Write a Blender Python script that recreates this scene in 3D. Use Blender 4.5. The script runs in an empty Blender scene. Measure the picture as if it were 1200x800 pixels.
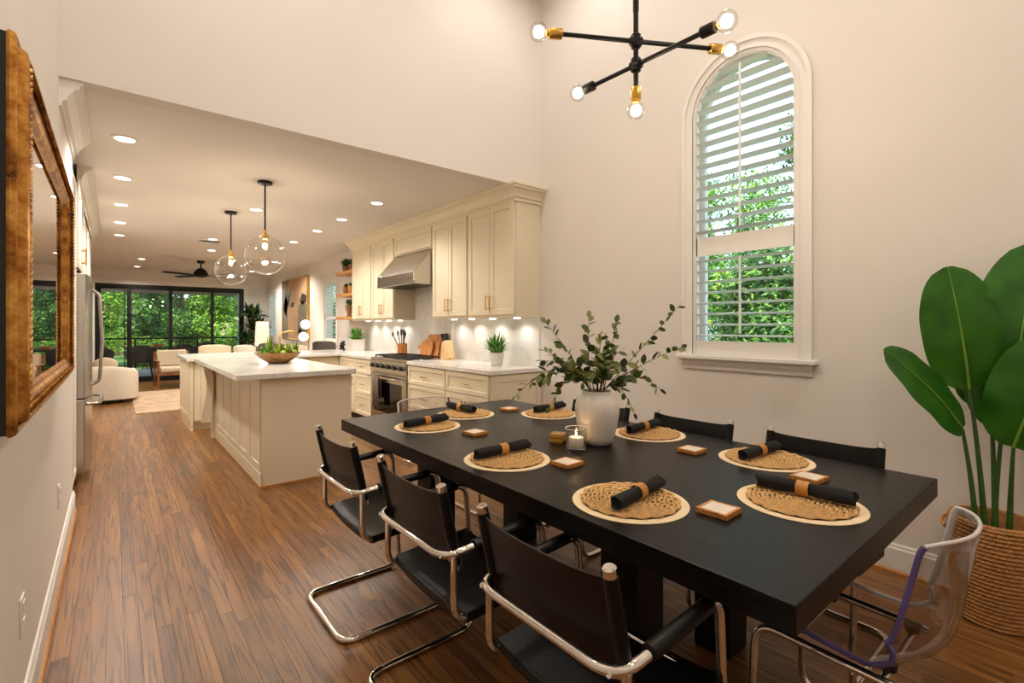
import bpy, bmesh, math, random
from mathutils import Vector, Matrix
random.seed(7)
PI = math.pi
scene = bpy.context.scene
COL = scene.collection

# ------------------------------------------------------------------ camera, world, exposure
cam_d = bpy.data.cameras.new('camera')
cam = bpy.data.objects.new('camera', cam_d)
COL.objects.link(cam)
YAW = math.atan((600 - 133.76) / 570.3)
cam.location = (0, 0, 1.33)
cam.rotation_euler = (PI / 2, 0, -YAW)
cam_d.sensor_width = 36
cam_d.lens = 570.3 / 1200 * 36
cam_d.shift_y = -18 / 1200
cam_d.clip_start = 0.02
cam_d.clip_end = 300
scene.camera = cam

world = bpy.data.worlds.new('world')
scene.world = world
world.use_nodes = True
wn = world.node_tree
bg = wn.nodes['Background']
bg.inputs[0].default_value = (0.66, 0.83, 1.0, 1)
bg.inputs[1].default_value = 3.0

sun_d = bpy.data.lights.new('sun', 'SUN')
sun_d.energy = 14.0
sun_d.angle = math.radians(6)
sun_d.color = (1.0, 0.93, 0.8)
sun = bpy.data.objects.new('sun', sun_d)
COL.objects.link(sun)
sun.rotation_euler = (math.radians(40), 0, math.radians(-42))

vs = scene.view_settings
vs.view_transform = 'Standard'
vs.look = 'None'
vs.gamma = 1
vs.use_curve_mapping = False
vs.exposure = -0.32
scene.cycles.use_denoising = True
scene.cycles.max_bounces = 10
scene.cycles.transparent_max_bounces = 24
scene.cycles.sample_clamp_indirect = 4.0
scene.cycles.caustics_reflective = False
scene.cycles.caustics_refractive = False
K_DINING = 64.0      # added, unseen downlights in the high dining ceiling, W each
K_KITCHEN = 76.0     # kitchen and living room downlights, W each
K_BULB = 9.0
K_UNDER = 6.0

# ------------------------------------------------------------------ materials
def srgb(r, g, b):
    def f(c):
        c /= 255.0
        return c / 12.92 if c <= 0.04045 else ((c + 0.055) / 1.055) ** 2.4
    return (f(r), f(g), f(b), 1)

def newmat(name):
    m = bpy.data.materials.new(name)
    m.use_nodes = True
    nt = m.node_tree
    return m, nt, nt.nodes['Principled BSDF']

def link(nt, a, b):
    nt.links.new(a, b)

def coords(nt, scale=(1, 1, 1), world_space=False, kind='Object'):
    if world_space:
        g = nt.nodes.new('ShaderNodeNewGeometry')
        src = g.outputs['Position']
    else:
        t = nt.nodes.new('ShaderNodeTexCoord')
        src = t.outputs[kind]
    mp = nt.nodes.new('ShaderNodeMapping')
    mp.inputs['Scale'].default_value = scale
    link(nt, src, mp.inputs['Vector'])
    return mp.outputs['Vector']

def noise(nt, vec, scale, detail=3, rough=0.5, dist=0.0):
    n = nt.nodes.new('ShaderNodeTexNoise')
    n.inputs['Scale'].default_value = scale
    n.inputs['Detail'].default_value = detail
    n.inputs['Roughness'].default_value = rough
    n.inputs['Distortion'].default_value = dist
    link(nt, vec, n.inputs['Vector'])
    return n.outputs['Fac']

def ramp(nt, fac, stops):
    r = nt.nodes.new('ShaderNodeValToRGB')
    el = r.color_ramp.elements
    while len(el) < len(stops):
        el.new(0.5)
    for e, (p, c) in zip(el, stops):
        e.position = p
        e.color = c
    link(nt, fac, r.inputs['Fac'])
    return r.outputs['Color']

def bump(nt, bs, height, strength=0.2, dist=0.01):
    b = nt.nodes.new('ShaderNodeBump')
    b.inputs['Strength'].default_value = strength
    b.inputs['Distance'].default_value = dist
    link(nt, height, b.inputs['Height'])
    link(nt, b.outputs['Normal'], bs.inputs['Normal'])

def plain(name, c, rough=0.5, metal=0.0, var=0.0, vscale=8, bmp=0.0, bscale=60, scale=(1, 1, 1), spec=0.5, world_space=False):
    m, nt, bs = newmat(name)
    bs.inputs['Base Color'].default_value = c
    bs.inputs['Roughness'].default_value = rough
    bs.inputs['Metallic'].default_value = metal
    bs.inputs['Specular IOR Level'].default_value = spec
    v = coords(nt, scale, world_space)
    n = noise(nt, v, vscale, 4)
    lo = tuple(max(0, x * (1 - var)) for x in c[:3]) + (1,)
    hi = tuple(min(1, x * (1 + var)) for x in c[:3]) + (1,)
    link(nt, ramp(nt, n, [(0.3, lo), (0.7, hi)]), bs.inputs['Base Color'])
    if bmp:
        bump(nt, bs, noise(nt, v, bscale, 4), bmp)
    return m

def emit(name, c, s):
    m, nt, bs = newmat(name)
    bs.inputs['Base Color'].default_value = c
    bs.inputs['Emission Color'].default_value = c
    bs.inputs['Emission Strength'].default_value = s
    return m

def thin_glass(name, tint=(1, 1, 1, 1), refl=1.0, rough=0.0):
    m = bpy.data.materials.new(name)
    m.use_nodes = True
    nt = m.node_tree
    nt.nodes.clear()
    out = nt.nodes.new('ShaderNodeOutputMaterial')
    tr = nt.nodes.new('ShaderNodeBsdfTransparent')
    tr.inputs[0].default_value = tint
    gl = nt.nodes.new('ShaderNodeBsdfGlossy')
    gl.inputs['Roughness'].default_value = rough
    fr = nt.nodes.new('ShaderNodeLayerWeight')
    fr.inputs['Blend'].default_value = 0.5
    pw_ = nt.nodes.new('ShaderNodeMath')
    pw_.operation = 'POWER'
    pw_.inputs[1].default_value = 4.0
    link(nt, fr.outputs['Facing'], pw_.inputs[0])
    mu = nt.nodes.new('ShaderNodeMath')
    mu.operation = 'MULTIPLY_ADD'
    mu.inputs[1].default_value = 0.7 * refl
    mu.inputs[2].default_value = 0.035 * refl
    mu.use_clamp = True
    link(nt, pw_.outputs[0], mu.inputs[0])
    mx = nt.nodes.new('ShaderNodeMixShader')
    link(nt, mu.outputs[0], mx.inputs[0])
    link(nt, tr.outputs[0], mx.inputs[1])
    link(nt, gl.outputs[0], mx.inputs[2])
    link(nt, mx.outputs[0], out.inputs[0])
    return m

def leafmat(name, stops, rough=0.45, trans=0.35, attr=True):
    m, nt, bs = newmat(name)
    if attr:
        a = nt.nodes.new('ShaderNodeAttribute')
        a.attribute_name = 'rnd'
        fac = a.outputs['Fac']
    else:
        fac = noise(nt, coords(nt), 9, 3)
    c = ramp(nt, fac, stops)
    link(nt, c, bs.inputs['Base Color'])
    bs.inputs['Roughness'].default_value = rough
    t = nt.nodes.new('ShaderNodeBsdfTranslucent')
    link(nt, c, t.inputs['Color'])
    mx = nt.nodes.new('ShaderNodeMixShader')
    mx.inputs[0].default_value = trans
    out = [n for n in nt.nodes if n.type == 'OUTPUT_MATERIAL'][0]
    link(nt, bs.outputs[0], mx.inputs[1])
    link(nt, t.outputs[0], mx.inputs[2])
    link(nt, mx.outputs[0], out.inputs[0])
    return m

def woodmat(name, dark, mid, light, rough=0.4, scale=(14, 1.0, 14), world_space=False, attr=False, fine=5.0, bmp=0.12, spec=0.5):
    m, nt, bs = newmat(name)
    v = coords(nt, scale, world_space)
    if attr:
        a = nt.nodes.new('ShaderNodeAttribute')
        a.attribute_name = 'rnd'
        mu = nt.nodes.new('ShaderNodeMath')
        mu.operation = 'MULTIPLY'
        mu.inputs[1].default_value = 71.0
        link(nt, a.outputs['Fac'], mu.inputs[0])
        cb = nt.nodes.new('ShaderNodeCombineXYZ')
        for i in range(3):
            link(nt, mu.outputs[0], cb.inputs[i])
        ad = nt.nodes.new('ShaderNodeVectorMath')
        ad.operation = 'ADD'
        link(nt, v, ad.inputs[0])
        link(nt, cb.outputs[0], ad.inputs[1])
        v = ad.outputs[0]
    n1 = noise(nt, v, 0.9, 2, 0.5, 0.6)
    # growth rings: sine of the slow noise
    s = nt.nodes.new('ShaderNodeMath')
    s.operation = 'MULTIPLY'
    s.inputs[1].default_value = 52.0
    link(nt, n1, s.inputs[0])
    si = nt.nodes.new('ShaderNodeMath')
    si.operation = 'SINE'
    link(nt, s.outputs[0], si.inputs[0])
    n2 = noise(nt, v, fine, 5, 0.65)
    ma = nt.nodes.new('ShaderNodeMath')
    ma.operation = 'MULTIPLY_ADD'
    ma.inputs[1].default_value = 0.085
    link(nt, si.outputs[0], ma.inputs[0])
    link(nt, n2, ma.inputs[2])
    fac = ma.outputs[0]
    if attr:
        m2 = nt.nodes.new('ShaderNodeMath')
        m2.operation = 'MULTIPLY_ADD'
        m2.inputs[1].default_value = 0.22
        link(nt, a.outputs['Fac'], m2.inputs[0])
        link(nt, fac, m2.inputs[2])
        m3 = nt.nodes.new('ShaderNodeMath')
        m3.operation = 'SUBTRACT'
        m3.inputs[1].default_value = 0.11
        link(nt, m2.outputs[0], m3.inputs[0])
        fac = m3.outputs[0]
    link(nt, ramp(nt, fac, [(0.28, dark), (0.5, mid), (0.74, light)]), bs.inputs['Base Color'])
    bs.inputs['Roughness'].default_value = rough
    bs.inputs['Specular IOR Level'].default_value = spec
    bump(nt, bs, fac, bmp, 0.004)
    return m

def marble(name, base, vein, scale=2.0, rough=0.15):
    m, nt, bs = newmat(name)
    v = coords(nt, (1, 1, 1), True)
    n = noise(nt, v, scale, 6, 0.6, 1.4)
    link(nt, ramp(nt, n, [(0.40, base), (0.49, vein), (0.53, base), (0.9, base)]), bs.inputs['Base Color'])
    bs.inputs['Roughness'].default_value = rough
    return m

def brushed(name, c, rough=0.28, scale=(1, 1, 120)):
    m, nt, bs = newmat(name)
    bs.inputs['Metallic'].default_value = 1
    v = coords(nt, scale)
    n = noise(nt, v, 6, 3)
    lo = tuple(x * 0.88 for x in c[:3]) + (1,)
    link(nt, ramp(nt, n, [(0.3, lo), (0.7, c)]), bs.inputs['Base Color'])
    bs.inputs['Roughness'].default_value = rough
    bump(nt, bs, n, 0.05, 0.002)
    return m

def floormat(name, dark, mid, light, line):
    m, nt, bs = newmat(name)
    a = nt.nodes.new('ShaderNodeAttribute')
    a.attribute_name = 'rnd'
    mu = nt.nodes.new('ShaderNodeMath')
    mu.operation = 'MULTIPLY'
    mu.inputs[1].default_value = 71.0
    link(nt, a.outputs['Fac'], mu.inputs[0])
    cb = nt.nodes.new('ShaderNodeCombineXYZ')
    for i in range(3):
        link(nt, mu.outputs[0], cb.inputs[i])
    def vec(sc):
        ad = nt.nodes.new('ShaderNodeVectorMath')
        ad.operation = 'ADD'
        link(nt, coords(nt, sc, True), ad.inputs[0])
        link(nt, cb.outputs[0], ad.inputs[1])
        return ad.outputs[0]
    tone = noise(nt, vec((10, 0.8, 10)), 1.5, 3, 0.5)
    ad = nt.nodes.new('ShaderNodeMath')
    ad.operation = 'MULTIPLY_ADD'
    ad.inputs[1].default_value = 0.26
    link(nt, a.outputs['Fac'], ad.inputs[0])
    link(nt, tone, ad.inputs[2])
    sb = nt.nodes.new('ShaderNodeMath')
    sb.operation = 'SUBTRACT'
    sb.inputs[1].default_value = 0.13
    link(nt, ad.outputs[0], sb.inputs[0])
    base = ramp(nt, sb.outputs[0], [(0.25, dark), (0.5, mid), (0.75, light)])
    ring = noise(nt, vec((19, 0.75, 19)), 0.8, 2, 0.4, 0.3)
    m1 = nt.nodes.new('ShaderNodeMath')
    m1.operation = 'MULTIPLY'
    m1.inputs[1].default_value = 58.0
    link(nt, ring, m1.inputs[0])
    sn = nt.nodes.new('ShaderNodeMath')
    sn.operation = 'SINE'
    link(nt, m1.outputs[0], sn.inputs[0])
    pore = noise(nt, vec((170, 5, 170)), 1.0, 3, 0.6)
    pm = nt.nodes.new('ShaderNodeMath')
    pm.operation = 'MULTIPLY_ADD'
    pm.inputs[1].default_value = 0.30
    link(nt, sn.outputs[0], pm.inputs[0])
    link(nt, pore, pm.inputs[2])
    mask = ramp(nt, pm.outputs[0], [(0.60, (0, 0, 0, 1)), (0.80, (0.7, 0.7, 0.7, 1))])
    mx = nt.nodes.new('ShaderNodeMix')
    mx.data_type = 'RGBA'
    link(nt, mask, mx.inputs['Factor'])
    link(nt, base, mx.inputs['A'])
    mx.inputs['B'].default_value = line
    link(nt, mx.outputs['Result'], bs.inputs['Base Color'])
    bs.inputs['Roughness'].default_value = 0.34
    bump(nt, bs, mask, 0.05, -0.003)
    return m

M = {}
M['wall'] = plain('wall_paint', srgb(232, 225, 217), 0.7, var=0.015, vscale=2, bmp=0.03, bscale=120)
M['ceiling'] = plain('ceiling_paint', srgb(238, 232, 225), 0.75, var=0.01, bmp=0.03, bscale=120)
M['trim'] = plain('trim_paint', srgb(240, 236, 230), 0.35, var=0.01)
M['cab'] = plain('cabinet_cream', srgb(230, 217, 190), 0.35, var=0.015, vscale=3)
M['cabwhite'] = plain('cabinet_white', srgb(232, 226, 215), 0.35, var=0.01)
M['dark_gap'] = plain('toe_kick_dark', srgb(60, 48, 36), 0.7)
M['floor'] = floormat('oak_floorboard', srgb(102, 64, 28), srgb(134, 88, 43), srgb(160, 112, 60), srgb(58, 32, 12))
M['subfloor'] = plain('floor_joint', srgb(70, 42, 20), 0.8)
M['quartz'] = marble('quartz', srgb(236, 232, 226), srgb(220, 215, 208), 1.6, 0.14)
M['splash'] = marble('backsplash_stone', srgb(240, 237, 232), srgb(230, 226, 220), 1.0, 0.2)
M['steel'] = brushed('stainless_steel', srgb(200, 196, 190), 0.26)
M['steel_dark'] = brushed('dark_steel', srgb(120, 116, 112), 0.3)
M['brass'] = plain('brass', srgb(212, 168, 84), 0.25, 1.0, var=0.08, vscale=20)
M['chrome'] = plain('chrome', srgb(235, 232, 228), 0.05, 1.0, var=0.01)
M['leather'] = plain('black_leather', srgb(9, 7, 6), 0.36, var=0.3, vscale=10, bmp=0.08, bscale=220, spec=0.25)
M['blackwood'] = woodmat('black_stained_wood', srgb(7, 7, 7), srgb(14, 13, 13), srgb(27, 26, 26), 0.33, (16, 1.6, 16), False, False, 4.0, 0.25, 0.2)
M['blackmetal'] = plain('black_metal', srgb(22, 20, 19), 0.4, 0.6, var=0.1)
M['blackplastic'] = plain('black_enamel', srgb(14, 14, 14), 0.35, var=0.2)
M['ovenglass'] = plain('oven_glass', srgb(8, 8, 9), 0.06)
M['jute'] = plain('jute', srgb(206, 164, 106), 0.8, var=0.15, vscale=60, bmp=0.2, bscale=300)
M['weave_shade'] = plain('weave_gap_shade', srgb(58, 36, 18), 0.9, var=0.2)  # dark brown stands for the shade between the woven ropes
M['rattan'] = plain('rattan', srgb(180, 130, 74), 0.7, var=0.3, vscale=60, bmp=0.5, bscale=200)
M['felt'] = plain('cream_felt', srgb(232, 208, 170), 0.8, var=0.05, vscale=30)
M['napkin'] = plain('black_linen', srgb(19, 18, 19), 0.9, var=0.3, vscale=60, bmp=0.4, bscale=400)
M['tan'] = plain('tan_leather', srgb(196, 134, 58), 0.45, var=0.15, vscale=30)
M['coasterwood'] = woodmat('coaster_wood', srgb(150, 92, 36), srgb(192, 128, 58), srgb(212, 152, 84), 0.45, (20, 20, 20))
M['coasterstone'] = plain('coaster_marble', srgb(226, 212, 196), 0.4, var=0.04, vscale=30)
M['vase'] = plain('frosted_ceramic', srgb(234, 226, 216), 0.32, var=0.08, vscale=7, bmp=0.05, bscale=14)
M['euc'] = leafmat('eucalyptus_leaf', [(0.0, srgb(52, 66, 28)), (0.5, srgb(90, 106, 50)), (1.0, srgb(146, 152, 88))], 0.5, 0.2)
M['stem'] = plain('twig', srgb(84, 70, 42), 0.7, var=0.2)
M['strel'] = leafmat('paradise_leaf', [(0.25, srgb(34, 88, 18)), (0.75, srgb(62, 126, 30))], 0.3, 0.15, False)
M['midrib'] = plain('leaf_midrib', srgb(122, 164, 62), 0.5, var=0.1)
M['petiole'] = plain('leaf_stalk', srgb(56, 94, 36), 0.45, var=0.2)
M['grass'] = leafmat('grass_blade', [(0.0, srgb(36, 84, 26)), (0.6, srgb(86, 146, 52)), (1.0, srgb(150, 190, 90))], 0.5, 0.25)
M['darkplant'] = leafmat('dark_foliage', [(0.0, srgb(20, 40, 16)), (0.6, srgb(46, 74, 30)), (1.0, srgb(84, 110, 48))], 0.45, 0.2)
M['succ'] = leafmat('succulent', [(0.0, srgb(58, 96, 28)), (0.5, srgb(128, 160, 40)), (1.0, srgb(206, 200, 70))], 0.45, 0.2)
M['treeleaf'] = leafmat('garden_leaf', [(0.0, srgb(34, 78, 22)), (0.4, srgb(82, 140, 34)), (0.75, srgb(140, 190, 54)), (1.0, srgb(206, 220, 90))], 0.5, 0.4)
M['treeleaf2'] = leafmat('garden_leaf_dark', [(0.0, srgb(22, 60, 26)), (0.5, srgb(64, 118, 44)), (1.0, srgb(140, 182, 78))], 0.5, 0.35)
M['bark'] = plain('bark', srgb(82, 66, 50), 0.9, var=0.3, bmp=0.5, bscale=20)
M['soil'] = plain('soil', srgb(46, 34, 24), 0.95, var=0.4, vscale=40, bmp=0.6)
M['potwhite'] = plain('white_ceramic', srgb(232, 226, 216), 0.35, var=0.02)
M['terracotta'] = plain('brown_pot', srgb(128, 88, 54), 0.7, var=0.2)
M['wax'] = plain('candle_wax', srgb(246, 236, 214), 0.5)
M['glass'] = thin_glass('clear_glass', (0.95, 0.95, 0.94, 1), 1.9)
M['pane'] = thin_glass('window_pane', (0.97, 0.985, 0.98, 1), 0.7)
M['globeglass'] = thin_glass('pendant_glass', (0.97, 0.96, 0.94, 1), 2.6)
M['acrylic'] = thin_glass('clear_acrylic', (0.91, 0.89, 0.89, 1), 1.6)
M['acrylic_edge'] = plain('acrylic_edge', srgb(96, 84, 140), 0.1, var=0.2)
M['acrylic_rim'] = plain('acrylic_pale_edge', srgb(214, 208, 204), 0.1, var=0.05)
M['gold'] = None
m, nt, bs = newmat('antique_gilt')
v = coords(nt)
n = noise(nt, v, 14, 5, 0.7)
link(nt, ramp(nt, n, [(0.30, srgb(58, 30, 8)), (0.46, srgb(164, 104, 36)), (0.7, srgb(226, 172, 84))]), bs.inputs['Base Color'])
bs.inputs['Metallic'].default_value = 0.75
bs.inputs['Roughness'].default_value = 0.38
bump(nt, bs, n, 0.35, 0.01)
M['gold'] = m
M['mirror'] = plain('mirror_glass', srgb(240, 240, 238), 0.0, 1.0, var=0.0)
M['fil'] = emit('filament', (1.0, 0.62, 0.25, 1), 95)
M['bulbglow'] = emit('bulb_core', (1.0, 0.80, 0.52, 1), 14)
M['lens'] = emit('downlight_lens', (1.0, 0.93, 0.82, 1), 16)
M['led'] = emit('led_strip', (1.0, 0.93, 0.84, 1), 6)
M['shade'] = emit('lamp_shade', (1.0, 0.86, 0.66, 1), 0.72)
M['opal'] = emit('opal_globe', (1.0, 0.9, 0.74, 1), 1.5)
M['flame'] = emit('flame', (1.0, 0.62, 0.22, 1), 25)
M['bowlwood'] = woodmat('bowl_wood', srgb(92, 62, 30), srgb(140, 100, 52), srgb(170, 126, 70), 0.4, (6, 6, 20))
M['boardwood'] = woodmat('cutting_board_wood', srgb(146, 84, 36), srgb(188, 122, 60), srgb(214, 152, 86), 0.5, (10, 10, 2))
M['lightwood'] = woodmat('pale_wood', srgb(196, 156, 104), srgb(222, 186, 136), srgb(234, 204, 160), 0.5, (16, 16, 2))
M['shelfwood'] = woodmat('shelf_wood', srgb(146, 94, 46), srgb(184, 130, 72), srgb(206, 154, 92), 0.5, (12, 1.5, 12))
M['chairwood'] = woodmat('chair_wood', srgb(104, 56, 24), srgb(146, 86, 40), srgb(168, 106, 54), 0.4, (14, 14, 2))
M['boucle'] = plain('cream_boucle', srgb(214, 202, 184), 0.95, var=0.08, vscale=40, bmp=0.5, bscale=120)
M['beige'] = plain('beige_fabric', srgb(206, 188, 160), 0.9, var=0.06, vscale=30, bmp=0.3, bscale=160)
M['grey'] = plain('grey_fabric', srgb(88, 80, 74), 0.9, var=0.1, vscale=30, bmp=0.3, bscale=160)
M['rug'] = plain('woven_rug', srgb(192, 164, 134), 0.95, var=0.28, vscale=5, bmp=0.5, bscale=90)
M['towel'] = plain('grey_towel', srgb(108, 98, 90), 0.95, var=0.1, vscale=40, bmp=0.3, bscale=160)
M['slider'] = plain('black_aluminium', srgb(16, 15, 15), 0.45, 0.3)
M['patio'] = plain('patio_paving', srgb(150, 152, 152), 0.8, var=0.1, bmp=0.2)
M['lawn'] = plain('lawn_ground', srgb(70, 108, 44), 0.95, var=0.3, vscale=3, bmp=0.5)
M['fascia'] = plain('patio_fascia', srgb(176, 154, 138), 0.7, var=0.04)
M['column'] = plain('patio_column_paint', srgb(170, 174, 178), 0.7, var=0.04)
M['wicker'] = plain('dark_wicker', srgb(40, 36, 34), 0.7, var=0.3, vscale=60, bmp=0.5, bscale=120)
M['louver'] = plain('shutter_paint', srgb(238, 236, 232), 0.4, var=0.01)
M['art_a'] = plain('art_ground', srgb(176, 140, 104), 0.7, var=0.1, vscale=3)
M['art_b'] = plain('art_olive', srgb(104, 98, 78), 0.7, var=0.12, vscale=4)
M['art_c'] = plain('art_dark', srgb(44, 40, 32), 0.7, var=0.15, vscale=4)
M['art_d'] = plain('art_pale', srgb(206, 196, 176), 0.7, var=0.06, vscale=4)
M['outlet'] = plain('outlet_plastic', srgb(236, 232, 224), 0.4)
M['bladepaint'] = plain('fan_blade_black', srgb(24, 21, 19), 0.5, var=0.2)
M['limeskin'] = plain('lime_skin', srgb(150, 176, 60), 0.4, var=0.15, vscale=20)
M['fig'] = plain('orange_pumpkin', srgb(206, 120, 50), 0.6, var=0.1)

# ------------------------------------------------------------------ mesh builder
class MB:
    def __init__(s):
        s.v = []
        s.f = []
        s.r = []          # one random value for each face

    def add(s, vs_, fs_, rnd=None):
        o = len(s.v)
        s.v.extend([tuple(p) for p in vs_])
        s.f.extend([tuple(i + o for i in f) for f in fs_])
        s.r.extend([random.random() if rnd is None else rnd] * len(fs_))
        return s

    def box(s, x0, x1, y0, y1, z0, z1, fn=None):
        p = [(x, y, z) for z in (z0, z1) for y in (y0, y1) for x in (x0, x1)]
        if fn:
            p = [fn(*q) for q in p]
        return s.add(p, [(0, 2, 3, 1), (4, 5, 7, 6), (0, 1, 5, 4), (2, 6, 7, 3), (0, 4, 6, 2), (1, 3, 7, 5)])

    def cyl(s, p0, p1, r0, r1=None, seg=16, caps=True):
        r1 = r0 if r1 is None else r1
        return s.tube([p0, p1], [r0, r1], seg, False, caps)

    def tube(s, pts, r, seg=10, closed=False, caps=True, flat=None):
        pts = [Vector(p) for p in pts]
        n = len(pts)
        rs = r if isinstance(r, (list, tuple)) else [r] * n
        tang = []
        for i in range(n):
            if closed:
                d = pts[(i + 1) % n] - pts[i - 1]
            else:
                d = pts[min(i + 1, n - 1)] - pts[max(i - 1, 0)]
            tang.append(d.normalized())
        ref = Vector((0, 0, 1))
        if abs(tang[0].z) > 0.9:
            ref = Vector((1, 0, 0))
        u = tang[0].cross(ref).normalized()
        V = []
        for i in range(n):
            if i:
                ax = tang[i - 1].cross(tang[i])
                if ax.length > 1e-7:
                    u = Matrix.Rotation(tang[i - 1].angle(tang[i]), 3, ax.normalized()) @ u
            u = (u - tang[i] * u.dot(tang[i])).normalized()
            w = tang[i].cross(u)
            for k in range(seg):
                a = 2 * PI * k / seg
                ru = rs[i] * math.cos(a)
                rw = rs[i] * math.sin(a) * (flat or 1)
                V.append(pts[i] + u * ru + w * rw)
        F = []
        m_ = n if closed else n - 1
        for i in range(m_):
            j = (i + 1) % n
            for k in range(seg):
                k2 = (k + 1) % seg
                F.append((i * seg + k, i * seg + k2, j * seg + k2, j * seg + k))
        if caps and not closed:
            F.append(tuple(range(seg - 1, -1, -1)))
            F.append(tuple((n - 1) * seg + k for k in range(seg)))
        return s.add(V, F)

    def lathe(s, prof, seg=32, c=(0, 0, 0), fn=None):
        V = []
        for r, z in prof:
            for k in range(seg):
                a = 2 * PI * k / seg
                V.append((c[0] + r * math.cos(a), c[1] + r * math.sin(a), c[2] + z))
        if fn:
            V = [fn(*q) for q in V]
        F = []
        for i in range(len(prof) - 1):
            for k in range(seg):
                k2 = (k + 1) % seg
                F.append((i * seg + k, i * seg + k2, (i + 1) * seg + k2, (i + 1) * seg + k))
        if prof[0][0] > 1e-6:
            F.append(tuple(range(seg - 1, -1, -1)))
        if prof[-1][0] > 1e-6:
            F.append(tuple((len(prof) - 1) * seg + k for k in range(seg)))
        return s.add(V, F)

    def ball(s, c, r, sc=(1, 1, 1), seg=12, rings=8, mat=None):
        V = []
        for i in range(rings + 1):
            t = PI * i / rings
            for k in range(seg):
                a = 2 * PI * k / seg
                p = Vector((math.sin(t) * math.cos(a) * sc[0], math.sin(t) * math.sin(a) * sc[1], math.cos(t) * sc[2])) * r
                if mat:
                    p = mat @ p
                V.append(p + Vector(c))
        F = []
        for i in range(rings):
            for k in range(seg):
                k2 = (k + 1) % seg
                F.append((i * seg + k, (i + 1) * seg + k, (i + 1) * seg + k2, i * seg + k2))
        return s.add(V, F)

    def bead(s, c, ax, l, r):
        """small six-sided bead along ax, tapered to its ends"""
        return s.tube([Vector(c) - ax * l, Vector(c) - ax * l * 0.45, Vector(c) + ax * l * 0.45, Vector(c) + ax * l], [r * 0.4, r, r, r * 0.4], 5, False, True)

    def prism(s, poly, fn, a0, a1):
        """poly of 2-d points extruded from a0 to a1; fn(u, v, a) gives the 3-d point"""
        n = len(poly)
        V = [fn(u, v, a0) for u, v in poly] + [fn(u, v, a1) for u, v in poly]
        F = [tuple(range(n))[::-1], tuple(range(n, 2 * n))]
        F += [(i, (i + 1) % n, n + (i + 1) % n, n + i) for i in range(n)]
        return s.add(V, F)

    def rectframe(s, u0, u1, v0, v1, prof, fn):
        """moulding swept round a rectangle; prof is (inset, height) pairs from the outer back to the inner back"""
        V = []
        for su, sv in ((0, 0), (1, 0), (1, 1), (0, 1)):
            for ins, h in prof:
                u = u1 - ins if su else u0 + ins
                v = v1 - ins if sv else v0 + ins
                V.append(fn(u, v, h))
        n = len(prof)
        F = []
        for c in range(4):
            d = (c + 1) % 4
            for i in range(n - 1):
                F.append((c * n + i, d * n + i, d * n + i + 1, c * n + i + 1))
        return s.add(V, F)

    def build(s, name, mat, parent=None, smooth=False, bevel=0.0, local=False, angle=40, attr=False, seg=2):
        off = Vector((0, 0, 0))
        if parent is not None and not local:
            p = parent
            while p.parent:
                p = p.parent
            off = p.location
        me = bpy.data.meshes.new(name)
        me.from_pydata([Vector(p) - off for p in s.v], [], s.f)
        bm = bmesh.new()
        bm.from_mesh(me)
        bmesh.ops.recalc_face_normals(bm, faces=bm.faces)
        bm.to_mesh(me)
        bm.free()
        if attr:
            at = me.attributes.new('rnd', 'FLOAT', 'FACE')
            at.data.foreach_set('value', s.r)
        me.materials.append(M[mat])
        if smooth:
            me.polygons.foreach_set('use_smooth', [True] * len(me.polygons))
            me.set_sharp_from_angle(angle=math.radians(angle))
        o = bpy.data.objects.new(name, me)
        COL.objects.link(o)
        if parent is not None:
            o.parent = parent
        if bevel:
            b = o.modifiers.new('bevel', 'BEVEL')
            b.width = bevel
            b.segments = seg
            b.limit_method = 'ANGLE'
            b.angle_limit = math.radians(40)
        return o


def fillet(pts, rad, closed=False, n=6):
    """round the corners of a polyline; rad is one radius or one for each point"""
    pts = [Vector(p) for p in pts]
    N = len(pts)
    rr = rad if isinstance(rad, (list, tuple)) else [rad] * N
    out = []
    for i in range(N):
        if not closed and i in (0, N - 1):
            out.append(pts[i])
            continue
        p, a, b = pts[i], pts[i - 1], pts[(i + 1) % N]
        da, db = (a - p), (b - p)
        ang = da.angle(db)
        t = min(rr[i] / math.tan(ang / 2), da.length * 0.48, db.length * 0.48)
        p0, p1 = p + da.normalized() * t, p + db.normalized() * t
        for k in range(n + 1):
            x = k / n
            out.append(p0 * (1 - x) ** 2 + p * 2 * x * (1 - x) + p1 * x * x)
    return out


def tag(o, label=None, cat=None, group=None, kind=None):
    if label:
        o['label'] = label
    if cat:
        o['category'] = cat
    if group:
        o['group'] = group
    if kind:
        o['kind'] = kind
    return o


def thing(name, label, cat, loc=(0, 0, 0), rz=0.0, group=None):
    o = bpy.data.objects.new(name, None)
    o.empty_display_size = 0.05
    COL.objects.link(o)
    o.location = loc
    o.rotation_euler = (0, 0, rz)
    return tag(o, label, cat, group)


def struct(name, loc=(0, 0, 0), label=None):
    o = bpy.data.objects.new(name, None)
    o.empty_display_size = 0.05
    COL.objects.link(o)
    o.location = loc
    return tag(o, label, None, None, 'structure')


def dup(root, loc=None, rz=None, label=None, group=None):
    r = root.copy()
    COL.objects.link(r)
    if loc is not None:
        r.location = loc
    if rz is not None:
        r.rotation_euler = (0, 0, rz)
    if label:
        r['label'] = label
    if group:
        r['group'] = group
    for ch in list(root.children):
        c = ch.copy()
        COL.objects.link(c)
        c.parent = r
        for g in list(ch.children):
            d = g.copy()
            COL.objects.link(d)
            d.parent = c
    return r


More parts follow.
